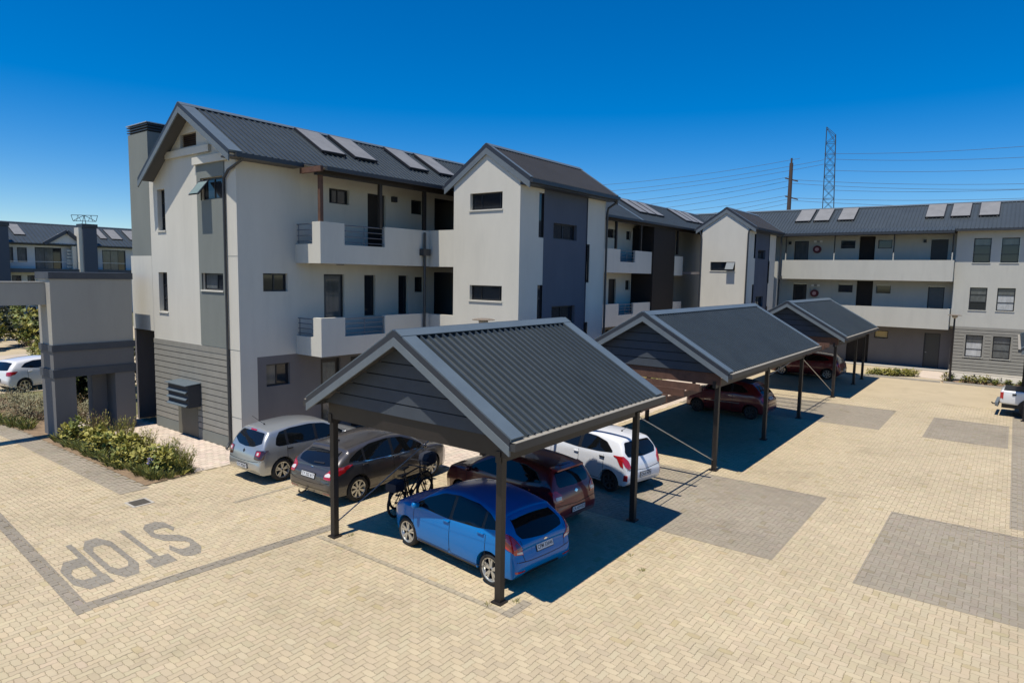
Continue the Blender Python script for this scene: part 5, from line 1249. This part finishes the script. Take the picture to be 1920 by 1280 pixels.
c.patch('sunroof', [(.10, -.42), (.10, .42), (-.36, .45), (-.36, -.45)], 'T', TRIM, off=.004, rnd=1)
for sg_ in (1, -1):
    c.patch('tail_lamp', [(sg_*.76, 1.02), (sg_*.70, 1.04), (sg_*.58, .90), (sg_*.56, .74), (sg_*.64, .70), (sg_*.72, .78)], 'B', TLR, off=.014, rnd=2)
    c.patch('fog_lamp', [(sg_*.74, .56), (sg_*.69, .56), (sg_*.69, .40), (sg_*.74, .40)], 'B', TLR, off=.006, rnd=1)
for v in 'LR': c.patch('side_lamp', [(-1.40, 1.02), (-1.50, 1.03), (-1.64, .86), (-1.66, .74), (-1.56, .78)], v, TLR, off=.01, rnd=2)
c.seam('bumper_gap', [(-.74, .70), (0, .64), (.74, .70)], 'B'); c.plate(.52, 'CAA 7070', .44); c.antenna(-.95, 0, .3)
doors(c, (.98, -.1, -1.0), 0, lambda x: .98); c.handle(-.02, .88); c.handle(-.95, .92, TRIM); c.mirror(.80, 1.02)
for x in sp['wheels']:
    for sd in (-1, 1): c.wheel(x, sd, 6, False, RIMD)

# 6 small red city car with black roof under the middle carport
sp = dict(hw=.80, rings=base_rings(1.77, -1.76, (1.48, .93), 1.02, 1.05, 1.49, -1.12, 1.42, -1.56, 1.0, .70, rz=.62), plan=[(-1.85, .78), (-1.65, .88), (-1.3, .96), (-.8, 1), (.8, 1), (1.2, .97), (1.5, .90), (1.7, .76), (1.8, .66)], belt=[(-1.5, 1.02), (-.5, 1.0), (1.0, .95)], tum=.40, wheels=(1.15, -1.15), wr=.29, rimf=.68, rc=.2)
RED = paint('red', (.13, .008, .012), .2, .3)
c = Car('red_city_car', (27.75, 9.35, 0), 87.0, 'small rounded red hatchback with black fabric roof under the middle carport', sp, RED)
c.dlo([(.90, 1.03), (.5, 1.24), (.2, 1.37), (-.3, 1.40), (-.75, 1.33), (-1.0, 1.15), (-1.0, 1.07), (0, 1.02)], (-.35,))
c.patch('rear_window', [(-.5, 1.05), (0, 1.03), (.5, 1.05), (.46, 1.33), (0, 1.36), (-.46, 1.33)], 'B', CGL)
c.patch('windscreen', [(-.56, 1.08), (0, 1.07), (.56, 1.08), (.48, 1.37), (0, 1.41), (-.48, 1.37)], 'F', CGL)
c.patch('fabric_roof', [(.15, -.46), (.15, .46), (-1.05, .44), (-1.05, -.44)], 'T', mat('roof_fabric', (.015, .013, .013), .9), off=.012, rnd=1)
for sg_ in (1, -1):
    c.patch('tail_lamp', [(sg_*.70, .92), (sg_*.58, .93), (sg_*.57, .76), (sg_*.69, .75)], 'B', TLR, off=.012, rnd=2)
    c.patch('headlamp', [(sg_*.5, .68), (sg_*.68, .70), (sg_*.68, .84), (sg_*.52, .82)], 'F', HEAD, off=.008, rnd=2)
c.plate(.86, 'CA 512', .42); doors(c, (.95, -.40), 0, lambda x: 1.0); c.handle(-.30, .90, CHR); c.mirror(.78, 1.02)
for v in 'LR': c.patch('side_moulding', [(.8, .58), (-.7, .60), (-.7, .63), (.8, .61)], v, CHR, off=.008, rnd=0)
for x in sp['wheels']:
    for sd in (-1, 1): c.wheel(x, sd, 7, False, RIMD)

# 7 red hatchback under the far carport
sp = dict(hw=.86, rings=base_rings(2.05, -1.98, (1.72, .88), 1.05, 1.0, 1.46, -1.5, 1.36, -1.85, .98, .66, rz=.64), plan=[(-2.0, .84), (-1.8, .93), (-1.4, .98), (-.8, 1), (.8, 1), (1.4, .97), (1.75, .90), (2.0, .76), (2.1, .66)], belt=[(-1.6, 1.03), (-.5, .99), (1.0, .92)], tum=.38, wheels=(1.285, -1.285), wr=.315)
c = Car('red_hatchback', (41.9, 9.55, 0), 87.0, 'red five door hatchback parked under the carport in front of the wing', sp, paint('bright_red', (.14, .008, .012), .2, .3))
c.dlo([(.98, 1.0), (.60, 1.19), (.22, 1.33), (-.2, 1.38), (-.8, 1.36), (-1.15, 1.28), (-1.40, 1.12), (-.9, 1.05), (0, 1.0)], (-.13,))
c.patch('rear_window', [(-.56, 1.0), (0, .97), (.56, 1.0), (.50, 1.29), (0, 1.31), (-.50, 1.29)], 'B', mat('hazy_rear_glass', (.16, .17, .17), .08, spec=.8))
for sg_ in (1, -1): c.patch('tail_lamp', [(sg_*.80, .94), (sg_*.55, .90), (sg_*.55, .78), (sg_*.78, .76)], 'B', TLR, off=.012, rnd=1)
c.plate(.60, 'CA 884 120', .46); doors(c, (1.0, -.13, -1.1), 0, lambda x: .98); c.handle(-.05, .9); c.handle(-1.0, .92); c.mirror(.82, .98)
for x in sp['wheels']:
    for sd in (-1, 1): c.wheel(x, sd, 7, False)

# 8 white hatchback beyond the portal
sp = dict(hw=.83, rings=base_rings(1.97, -1.92, (1.66, .90), 1.0, 1.02, 1.48, -1.48, 1.38, -1.80, .98, .68, rz=.62), plan=[(-1.95, .84), (-1.75, .93), (-1.4, .98), (-.8, 1), (.8, 1), (1.4, .97), (1.7, .90), (1.9, .76), (2.0, .66)], belt=[(-1.6, 1.04), (-.5, 1.0), (1.0, .93)], tum=.38, wheels=(1.24, -1.24), wr=.30)
c = Car('white_hatchback', (11.2, 36.7, 0), 12.0, 'white hatchback parked among shrubs beyond the entrance portal', sp, paint('far_white', (.76, .75, .72), 0, .3))
c.dlo([(.94, 1.0), (.58, 1.20), (.22, 1.34), (-.2, 1.39), (-.8, 1.38), (-1.15, 1.29), (-1.36, 1.12), (-.9, 1.05), (0, 1.0)], (-.13,))
c.patch('rear_window', [(-.56, 1.0), (0, .97), (.56, 1.0), (.50, 1.31), (0, 1.33), (-.50, 1.31)], 'B', CGB)
for sg_ in (1, -1): c.patch('tail_lamp', [(sg_*.78, .96), (sg_*.55, .92), (sg_*.55, .78), (sg_*.76, .76)], 'B', TLR, off=.012, rnd=1)
for v in 'LR': c.patch('side_lamp', [(-1.50, .95), (-1.78, .94), (-1.80, .80), (-1.62, .82)], v, TLR, off=.009, rnd=1)
c.plate(.55, 'CA 201 774', .46); doors(c, (1.0, -.13, -1.1), 0, lambda x: .98); c.handle(-.05, .9); c.handle(-1.0, .92); c.mirror(.80, .99)
for x in sp['wheels']:
    for sd in (-1, 1): c.wheel(x, sd, 5, False)

# 9 white pickup (faces -Y, only its tail in view)
pk = thing('pickup_truck', (35.95, -2.45, 0), 'white double cab pickup with black load cover and tow hook under the side carport', 'pickup', None, math.radians(-92)); ORG[pk.name] = Vector((0, 0, 0))
WH2 = paint('pickup_white', (.74, .75, .74), 0, .3)
mb = MB()
def loft(mb, secs):
    n = len(secs[0][1])
    vs = [(x, y, z) for x, ring in secs for y, z in ring]
    mb.add(vs, [(i*n+k, i*n+(k+1) % n, (i+1)*n+(k+1) % n, (i+1)*n+k) for i in range(len(secs)-1) for k in range(n)]+[list(range(n))[::-1], [(len(secs)-1)*n+k for k in range(n)]])
def rr(w, z0, z1, r=.07):
    o = []
    for cx_, cz_, a0 in ((w-r, z0+r, -90), (w-r, z1-r, 0), (-w+r, z1-r, 90), (-w+r, z0+r, 180)):
        for k in range(4): a = math.radians(a0+30*k); o.append((cx_+r*math.cos(a), cz_+r*math.sin(a)))
    return o
loft(mb, [(-2.62, rr(.86, .60, 1.10)), (-2.57, rr(.90, .56, 1.14)), (-1.05, rr(.92, .50, 1.13))]); mb.build('load_bed', WH2, pk, smooth=True, sharp=35)
mb = MB(); loft(mb, [(-1.03, rr(.92, .45, 1.13)), (1.1, rr(.92, .42, 1.10)), (2.3, rr(.90, .42, 1.02)), (2.65, rr(.78, .46, .90))]); mb.build('body', WH2, pk, smooth=True, sharp=35)
mb = MB(); loft(mb, [(-1.05, rr(.80, 1.10, 1.66)), (-.9, rr(.76, 1.10, 1.78)), (.4, rr(.74, 1.10, 1.79)), (1.15, rr(.82, 1.06, 1.14, .03))]); mb.build('cab', CGL, pk, smooth=True, sharp=35)
mb = MB(); loft(mb, [(-.98, rr(.76, 1.72, 1.81, .03)), (.45, rr(.74, 1.74, 1.82, .03))]); mb.build('cab_roof', WH2, pk, smooth=True, sharp=35)
mb = MB(); mb.box((-2.5, -.84, 1.135), (-1.1, .84, 1.175)); mb.build('load_cover', TRIM, pk)
for sg_ in (-1, 1):
    mb = MB(); loft(mb, [(-2.615, [(y+sg_*.80, z) for y, z in rr(.09, .78, 1.06, .03)]), (-2.50, [(y+sg_*.84, z) for y, z in rr(.085, .76, 1.07, .03)])]); t = mb.build('tail_lamp', TLR, pk)
    mb = MB(); mb.box((-2.622, sg_*.80-.06, .84), (-2.60, sg_*.80+.06, .94)); mb.build('lamp_lens', TLW, t)
    mb = MB(); mb.box((-2.2, sg_*.90, .95), (-2.06, sg_*.925, 1.03)); mb.build('fuel_badge', TRIM, pk)
mb = MB(); loft(mb, [(-2.78, rr(.80, .42, .60, .05)), (-2.66, rr(.86, .40, .62, .05))]); mb.build('rear_bumper', FASCIA, pk)
mb = MB(); mb.tube([(-2.7, 0, .4), (-2.9, 0, .40), (-2.93, 0, .46)], .03, 8); mb.build('tow_hook', TRIM, pk)
mb = MB(); mb.box((-2.55, -.7, .36), (2.4, .7, .55)); mb.build('chassis', TRIM, pk)
class WS: pass
ws = Car.__new__(Car); ws.sp = dict(wr=.38, rimf=.62); ws.hw = .93; ws.e = pk
for x in (-1.55, 1.62):
    for sd in (-1, 1):
        ws.wheel(x, sd, 6, False)
        mb = MB(); n = 20; vs = [(x+.46*math.cos(math.pi*k/n), (.935 if y else .90)*sd, .40+.46*math.sin(math.pi*k/n)) for y in (0, 1) for k in range(n+1)]
        vs += [(x+.30*math.cos(math.pi*k/n), .925*sd, .40+.30*math.sin(math.pi*k/n)) for k in range(n+1)]
        mb.add(vs, [(k, k+1, n+2+k, n+1+k) for k in range(n)]+[(n+1+k, n+2+k, 2*n+3+k, 2*n+2+k) for k in range(n)]); mb.build('wheel_arch', TRIM, pk)
# ------------------------------------------------------------------ bicycles in front of the blue car
BIKE = mat('bike_black', (.015, .015, .017), .45)
def bicycle(x, y, head, label, bag):
    b = thing('bicycle', (x, y, 0), label, 'bicycle', 'bicycles by the carport', math.radians(head)); ORG[b.name] = Vector((0, 0, 0))
    R = .34
    def circ(cx_, r, rad, n=28, m=6):
        mb = MB(); vs = []
        for i in range(n):
            t = 2*math.pi*i/n
            for k in range(m):
                a = 2*math.pi*k/m; rr_ = r+rad*math.cos(a); vs.append((cx_+rr_*math.cos(t), rad*math.sin(a), R+rr_*math.sin(t)))
        mb.add(vs, [(i*m+k, i*m+(k+1) % m, ((i+1) % n)*m+(k+1) % m, ((i+1) % n)*m+k) for i in range(n) for k in range(m)]); return mb
    for cx_ in (-.53, .55):
        w = circ(cx_, R-.03, .032).build('wheel', RUB, b, smooth=True)
        sp_ = MB()
        for k in range(14):
            t = 2*math.pi*k/14; sp_.tube([(cx_, .03*(-1)**k, R), (cx_+(R-.04)*math.cos(t), 0, R+(R-.04)*math.sin(t))], .003, 4)
        sp_.tube([(cx_, -.05, R), (cx_, .05, R)], .025, 8); sp_.build('spokes', BIKE, w)
    f = MB(); BB = (-.08, 0, .30); ST = (-.24, 0, .78); HT = (.36, 0, .84); HB = (.40, 0, .70)
    for a, c_ in ((BB, ST), (BB, HB), (ST, HT), (HT, HB)): f.tube([a, c_], .02, 8)
    for s_ in (-.04, .04): f.tube([(-.53, s_, R), (BB[0], s_*.6, BB[2])], .011, 6); f.tube([(-.53, s_, R), (ST[0], s_*.5, ST[2]-.06)], .010, 6); f.tube([(.55, s_, R), (HB[0], s_, HB[2]-.02)], .014, 6)
    f.build('frame', BIKE, b, smooth=True, sharp=50)
    h = MB(); h.tube([HT, (.34, 0, .98)], .016, 8); h.tube([(.30, -.33, 1.0), (.36, -.1, .99), (.36, .1, .99), (.30, .33, 1.0)], .014, 8); h.build('handlebar', BIKE, b)
    s_ = MB(); s_.tube([ST, (-.28, 0, .93)], .014, 8); s_.hexa([(-.42, -.08, .93), (-.12, -.03, .94), (-.12, .03, .94), (-.42, .08, .93), (-.42, -.07, .97), (-.12, -.02, .97), (-.12, .02, .97), (-.42, .07, .97)]); s_.build('saddle', BIKE, b)
    p = MB(); p.tube([(BB[0], -.09, .30), (BB[0]+.15, -.09, .20)], .01, 6); p.tube([(BB[0], .09, .30), (BB[0]-.15, .09, .40)], .01, 6); n = 16
    p.add([(BB[0]+.09*math.cos(2*math.pi*k/n), -.06, .30+.09*math.sin(2*math.pi*k/n)) for k in range(n)], [list(range(n))]); p.build('crank', BIKE, b)
    if bag:
        g = MB(); loft(g, [(.18+.28, rr(.13, .86, 1.02, .05)), (.25+.28, rr(.17, .82, 1.12, .06)), (.52+.28, rr(.17, .82, 1.14, .06)), (.60+.28, rr(.14, .86, 1.08, .05))]); g.build('basket_bag', mat('bag_navy', (.02, .025, .04), .8, var=.3, vscale=8), b, smooth=True, sharp=40)
    else:
        g = MB(); loft(g, [(-.75, rr(.15, .66, .86, .04)), (-.45, rr(.16, .64, .9, .05)), (-.4, rr(.1, .7, .86, .04))]); g.build('rear_bag', mat('bag_navy', (.02, .025, .04), .8), b, smooth=True, sharp=40)
    return b
bicycle(10.82, 11.22, 8, 'black bicycle with rear bag standing between the blue and grey cars', False)
bicycle(11.2, 11.6, 8, 'black bicycle with bulky front bag standing between the blue and grey cars', True)

# ------------------------------------------------------------------ planting
LEAF = [mat('leaf_olive', (.32, .29, .06), .6, var=.35, vscale=3), mat('leaf_green', (.17, .20, .045), .6, var=.35, vscale=3), mat('leaf_grey', (.28, .265, .15), .7, var=.3, vscale=3), mat('leaf_dark', (.025, .035, .012), .6, var=.35, vscale=3), mat('leaf_brown', (.22, .15, .07), .7, var=.3, vscale=3), mat('leaf_lime', (.34, .31, .06), .55, var=.3, vscale=3)]
STEM = mat('stem_brown', (.07, .05, .03), .9)
ORD = ['first', 'second', 'third', 'fourth', 'fifth', 'sixth', 'seventh', 'eighth', 'ninth', 'tenth', 'eleventh', 'twelfth', 'thirteenth', 'fourteenth']
LILAC = mat('flower_lilac', (.30, .27, .50), .7)
def leaf(mb, p, d, l, w, bend=.2):
    d = d.normalized(); s_ = d.cross(Vector((random.gauss(0, .3), random.gauss(0, .3), 1))).normalized()*w/2; u = s_.cross(d).normalized()
    m_ = p+d*l*.5+u*bend*l*.3
    mb.add([p, m_-s_, p+d*l, m_+s_], [(0, 1, 2, 3)])
def shrub(name, x, y, rx, ry, h, n, ll, lw, mi, label, group, style='bush', z0=0., flowers=0, clump=7):
    t = thing(name, (x, y, z0), label, 'shrub' if style != 'grass' else 'plant', group)
    mb = MB(); st = MB()
    if style == 'bush':
        cl = []
        for _ in range(clump*3):
            a = random.uniform(0, 2*math.pi); r = math.sqrt(random.random())*.85; zz = random.uniform(.25, .95)*(1-.45*r)
            cl.append((Vector((x+rx*r*math.cos(a), y+ry*r*math.sin(a), z0+h*zz)), random.uniform(.16, .34)*min(1., (rx+ry)*.6), random.choice(mi)))
        for c_, r, m in cl:
            st.tube([(x+random.gauss(0, rx*.12), y+random.gauss(0, ry*.12), z0-.02), ((x+c_.x)/2, (y+c_.y)/2, (z0+c_.z)/2+.05), c_], [.014, .01, .005], 4, cap=False)
            for _ in range(max(3, n//len(cl))):
                d = Vector((random.gauss(0, 1), random.gauss(0, 1), random.gauss(.25, .8))).normalized(); p = c_+d*r*random.random()**.4
                mb.mi = m; leaf(mb, p, (d+Vector((random.gauss(0, .7), random.gauss(0, .7), random.gauss(.1, .5)))), ll*random.uniform(.6, 1.3), lw*random.uniform(.7, 1.3))
    elif style == 'spray':     # upright fine stems
        for _ in range(n):
            a = random.uniform(0, 2*math.pi); r = math.sqrt(random.random())*.35; b_ = Vector((x+rx*r*math.cos(a), y+ry*r*math.sin(a), z0-.02)); d = Vector((math.cos(a)*r*1.6*rx/h, math.sin(a)*r*1.6*ry/h, 1)).normalized(); L = h*random.uniform(.6, 1.1)
            mb.mi = random.choice(mi); mb.tube([b_, b_+d*L*.5, b_+d*L+Vector((random.gauss(0, .05), random.gauss(0, .05), 0))], [.006, .005, .002], 3, cap=False)
            for k in range(5):
                p = b_+d*L*random.uniform(.35, 1); leaf(mb, p, d+Vector((random.gauss(0, .6), random.gauss(0, .6), .2)), ll, lw)
    else:                      # strappy tuft
        for _ in range(n):
            a = random.uniform(0, 2*math.pi); r = math.sqrt(random.random()); b_ = Vector((x+rx*.6*r*math.cos(a), y+ry*.6*r*math.sin(a), z0-.02)); d = Vector((math.cos(a)*.5*r+random.gauss(0, .2), math.sin(a)*.5*r+random.gauss(0, .2), 1)).normalized(); L = h*random.uniform(.6, 1.15)
            s_ = d.cross(Vector((random.gauss(0, 1), random.gauss(0, 1), .1))).normalized()*lw/2; e = b_+d*L+Vector((d.x, d.y, 0))*L*.5-Vector((0, 0, L*.12)); m_ = b_+d*L*.6
            mb.mi = random.choice(mi); mb.add([b_-s_, b_+s_, m_+s_*.8, e, m_-s_*.8], [(0, 1, 2, 3, 4)])
    mb.build('foliage', LEAF, t)
    if st.v: st.build('stem', STEM, t)
    if flowers:
        f = MB()
        for _ in range(flowers):
            a = random.uniform(0, 6.28); p = Vector((x+rx*.7*math.cos(a)*random.random(), y+ry*.7*math.sin(a)*random.random(), z0+h*random.uniform(.9, 1.15)))
            for k in range(22): d = Vector((random.gauss(0, 1), random.gauss(0, 1), random.gauss(0, 1))).normalized(); leaf(f, p, d, .07, .03)
        f.build('flower_heads', LILAC, t)
    return t
# bed in front of the portal
g = 'shrubs in the bed before the portal'
specs = [(8.15, 24.0, .45, .5, .75), (8.45, 23.0, .5, .5, .8), (8.3, 22.0, .5, .5, .72), (8.5, 21.0, .45, .5, .8), (8.3, 20.1, .5, .5, .7), (8.45, 19.3, .5, .45, .75), (8.5, 18.6, .4, .4, .6)]
for i, (x, y, a, b_, h) in enumerate(specs):
    shrub('broadleaf_shrub', x, y, a, b_, h, 520, .15, .10, [0, 0, 5, 1], 'broad leaved olive green bed shrub, %s counting from the portal pier' % ORD[i], g, clump=8)
for x, y, h, mi_, lb in ((8.55, 23.4, 1.25, [4, 4, 0], 'brown twiggy upright shrub beside the portal pier'), (8.85, 22.2, 1.2, [0, 5, 4], 'golden feathery shrub next to the pale cobbles'), (8.85, 20.8, 1.0, [0, 5], 'slender yellow-green shrub at the cobble edge of the bed'), (8.75, 19.0, 1.0, [0, 1], 'fine leaved green shrub near the tip of the bed'), (8.8, 18.3, .85, [1, 0], 'fine leaved dark shrub at the tip of the bed')):
    shrub('upright_shrub', x, y, .5, .5, h*.8, 130, .09, .022, mi_, lb, None, 'spray')
for i in range(13):
    y = 24.6-i*.52; x = 7.86+.05*math.sin(i*2.1)+(.12 if i > 9 else 0)
    shrub('grassy_tuft', x, y, .26, .3, .36, 150, .1, .016, [1, 1, 3, 0], 'strappy grass tuft along the grey pavers, %s counting from the portal pier' % ORD[i], 'tufts edging the bed', 'grass')
for x, y in ((8.02, 18.2), (8.3, 18.05), (8.62, 18.12), (8.88, 18.15)):
    shrub('grassy_tuft', x, y, .2, .2, .3, 110, .1, .014, [1, 3, 0], 'small dark tuft on bare soil at the tip of the bed', 'tufts at the bed tip', 'grass')
shrub('flowering_clump', 8.12, 18.75, .3, .35, .4, 120, .1, .018, [1, 0], 'low clump with lilac flower heads near the tip of the bed', None, 'grass', flowers=3)
for i in range(9):
    y = 27.3+i*.75; x = 7.75-.12*i
    shrub('grassy_tuft', x, y, .35, .4, .45, 150, .1, .02, [1, 1, 0, 3], 'green grass tuft edging the drive, %s beyond the portal pier' % ORD[i], 'tufts beyond the portal', 'grass')
for i, (x, y, a, h) in enumerate(((8.3, 28.6, .8, .8), (8.6, 30.3, 1., .95), (8.2, 32., 1., .9), (9.6, 29.5, .9, .8), (9.3, 31.8, 1.0, .9), (9.5, 27.6, .7, .6), (10.3, 28.3, .6, .6))):
    shrub('grey_bush', x, y, a, a, h, 1300, .085, .03, [2, 2, 2, 4], 'low mounded grey-green bush, %s between the portal and the white hatchback' % ORD[i], 'grey bushes beyond the portal', clump=12)
for i, (x, y, a, h) in enumerate(((11.4, 30.6, 1.0, 2.6), (12.9, 33.2, 1.4, 3.3), (10.5, 30.3, .8, 2.3))):
    shrub('tall_bush', x, y, a, a, h, 3600, .18, .10, [3, 3, 1], ['tall dark glossy bush filling the portal opening', 'taller dark glossy bush standing behind the portal bushes', 'lower dark glossy bush beside the portal pier opening'][i], 'dark bushes behind the portal', clump=16)
for x, y, a, h in ((13.2, 41.5, 1.3, 2.6), (13.9, 43.5, 1.2, 2.0), (12.6, 40.2, .8, 1.6)):
    shrub('lime_bush', x, y, a, a, h, 1200, .22, .11, [5, 1, 0], 'bright leafy bush rising behind the white hatchback', 'leafy bushes behind the white car', clump=14)
for i, (x, y, a, h) in enumerate(((13.0, 55, 2.2, 2.6), (16.2, 56, 2.4, 3.2), (18.6, 58, 2.4, 3.0), (11.0, 54, 2.0, 2.2), (20.5, 60, 2.5, 3.2), (14.5, 62, 2.6, 3.4), (9.5, 57, 2.2, 2.8), (17.0, 70, 3.0, 3.8), (12.2, 68, 2.8, 4.2), (22, 72, 3, 3.8))):
    shrub('garden_bush', x, y, a, a, h, 1500, .34, .2, [[1, 0, 5], [1, 3, 0]][i % 2], 'rounded green garden bush %s' % ('with lilac flowers beside the pale side path' if i in (0, 3) else 'before the distant apartments, further than the side path'), 'garden bushes across the drive', clump=16, flowers=6 if i in (0, 3) else 0)
sheet('side_path', [(4, 46.5), (22, 47.5), (22, 51.5), (4, 50.5)], .0, mat('pale_path', (.5, .42, .32), .9, var=.1, vscale=.6))
# small timber shelter in the far garden
sh = thing('garden_shelter', (17.6, 76, 0), 'small slatted timber shelter with pale roof in the far garden', 'shelter')
mb = MB(); mb.hexa([(14.5, 74, 2.9), (21, 74, 2.3), (21, 77, 2.3), (14.5, 77, 2.9), (14.5, 74, 3.05), (21, 74, 2.45), (21, 77, 2.45), (14.5, 77, 3.05)]); mb.build('roof', CREAM, sh)
for k in range(9):
    mb = MB(); mb.box((15.6, 74.6, .3+k*.28), (18.6, 74.7, .45+k*.28)); mb.build('slat', mat('pale_timber', (.4, .33, .24), .8), sh)
for x in (15.5, 18.7): mb = MB(); mb.box((x-.08, 74.6, 0), (x+.08, 74.75, 2.6)); mb.build('post', FASCIA, sh)
# planting along the block and in front of the wing
for i in range(9):
    shrub('hedge_plant', 14.9+i*.36, 17.15+.05*(i % 2), .26, .25, .42, 120, .11, .06, [5, 0, 0], 'low yellow-green facade plant, %s counting away from the gable corner' % ORD[i], 'facade strip plants', clump=4)
for i in range(14):
    shrub('strip_plant', 29.5+i*.55, 15.5+.1*(i % 3), .42, .4, .55, 130, .13, .06, [5, 0, 0, 1], 'yellow-green ground plant behind the middle carport, %s towards the wing' % ORD[i], 'plants behind the carports', clump=4)
for i in range(9):
    f = i/8; shrub('low_hedge', 45.0+f*1.5, 6.6-f*2.0, .42, .35, .42, 260, .13, .06, [0, 5, 1], 'low clipped hedge plant before the wing, %s counting towards the lamp post' % ORD[i], 'hedge before the wing', clump=6)
for i, (x, y, s_) in enumerate(((45.4, 2.75, .5), (45.35, 1.9, .42), (45.5, 1.45, .42), (45.0, .95, .45), (45.35, .5, .45), (45.8, -.1, .3), (45.9, -.7, .35), (46.0, -1.3, .4))):
    shrub('round_shrub', x, y, s_*.75, s_*.7, s_*1.25, 260, .13, .06, [1, 1, 0, 3], 'small round shrub in the red soil strip, %s counting from the lamp post' % ORD[i], 'shrubs before the plank wall', clump=6)
sheet('soil_strip', [(44.6, -3.5), (46.6, -3.5), (46.6, 2.9), (44.7, 3.0)], .006, mat('red_soil', (.30, .19, .11), .95, var=.25, vscale=3))
sheet('wing_path', [(45.9, 3.0), (50, 3.0), (50, 4.4), (46.2, 4.5)], .007, mat('pale_walkway', (.58, .48, .38)))
sheet('wing_apron', [(46.7, -10), (50.0, -10), (50.0, 2.9), (46.7, 2.9)], .05, CONC)
mb = MB(); mb.box((44.5, 3.05, 0), (44.6, 8.2, .1)); mb.box((44.55, -4, 0), (44.65, 2.9, .1)); tag(mb.build('kerb', CONC), kind='structure')
# drain cover
dr = thing('drain_cover', (6.93, 16.7, 0), 'rectangular iron drain cover set in the tan paving', 'drain cover')
mb = MB(); mb.box((6.68, 16.38, -.012), (7.18, 16.9, .007)); mb.build('frame', CONC, dr)
mb = MB(); mb.box((6.74, 16.44, .003), (7.12, 16.84, .012)); mb.build('lid', mat('cast_iron', (.07, .06, .045), .7, var=.2, vscale=20, bump=.5, bscale=60), dr)
# a few weeds in the joints by the post
for x, y in ((8.45, 6.85), (8.85, 6.55), (8.92, 11.1), (11.4, 5.4), (11.9, 5.9)):
    shrub('weed_tuft', x, y, .07, .07, .1, 22, .05, .008, [1, 0], 'tiny weed growing from the paving joints', 'weeds in the paving', 'grass')
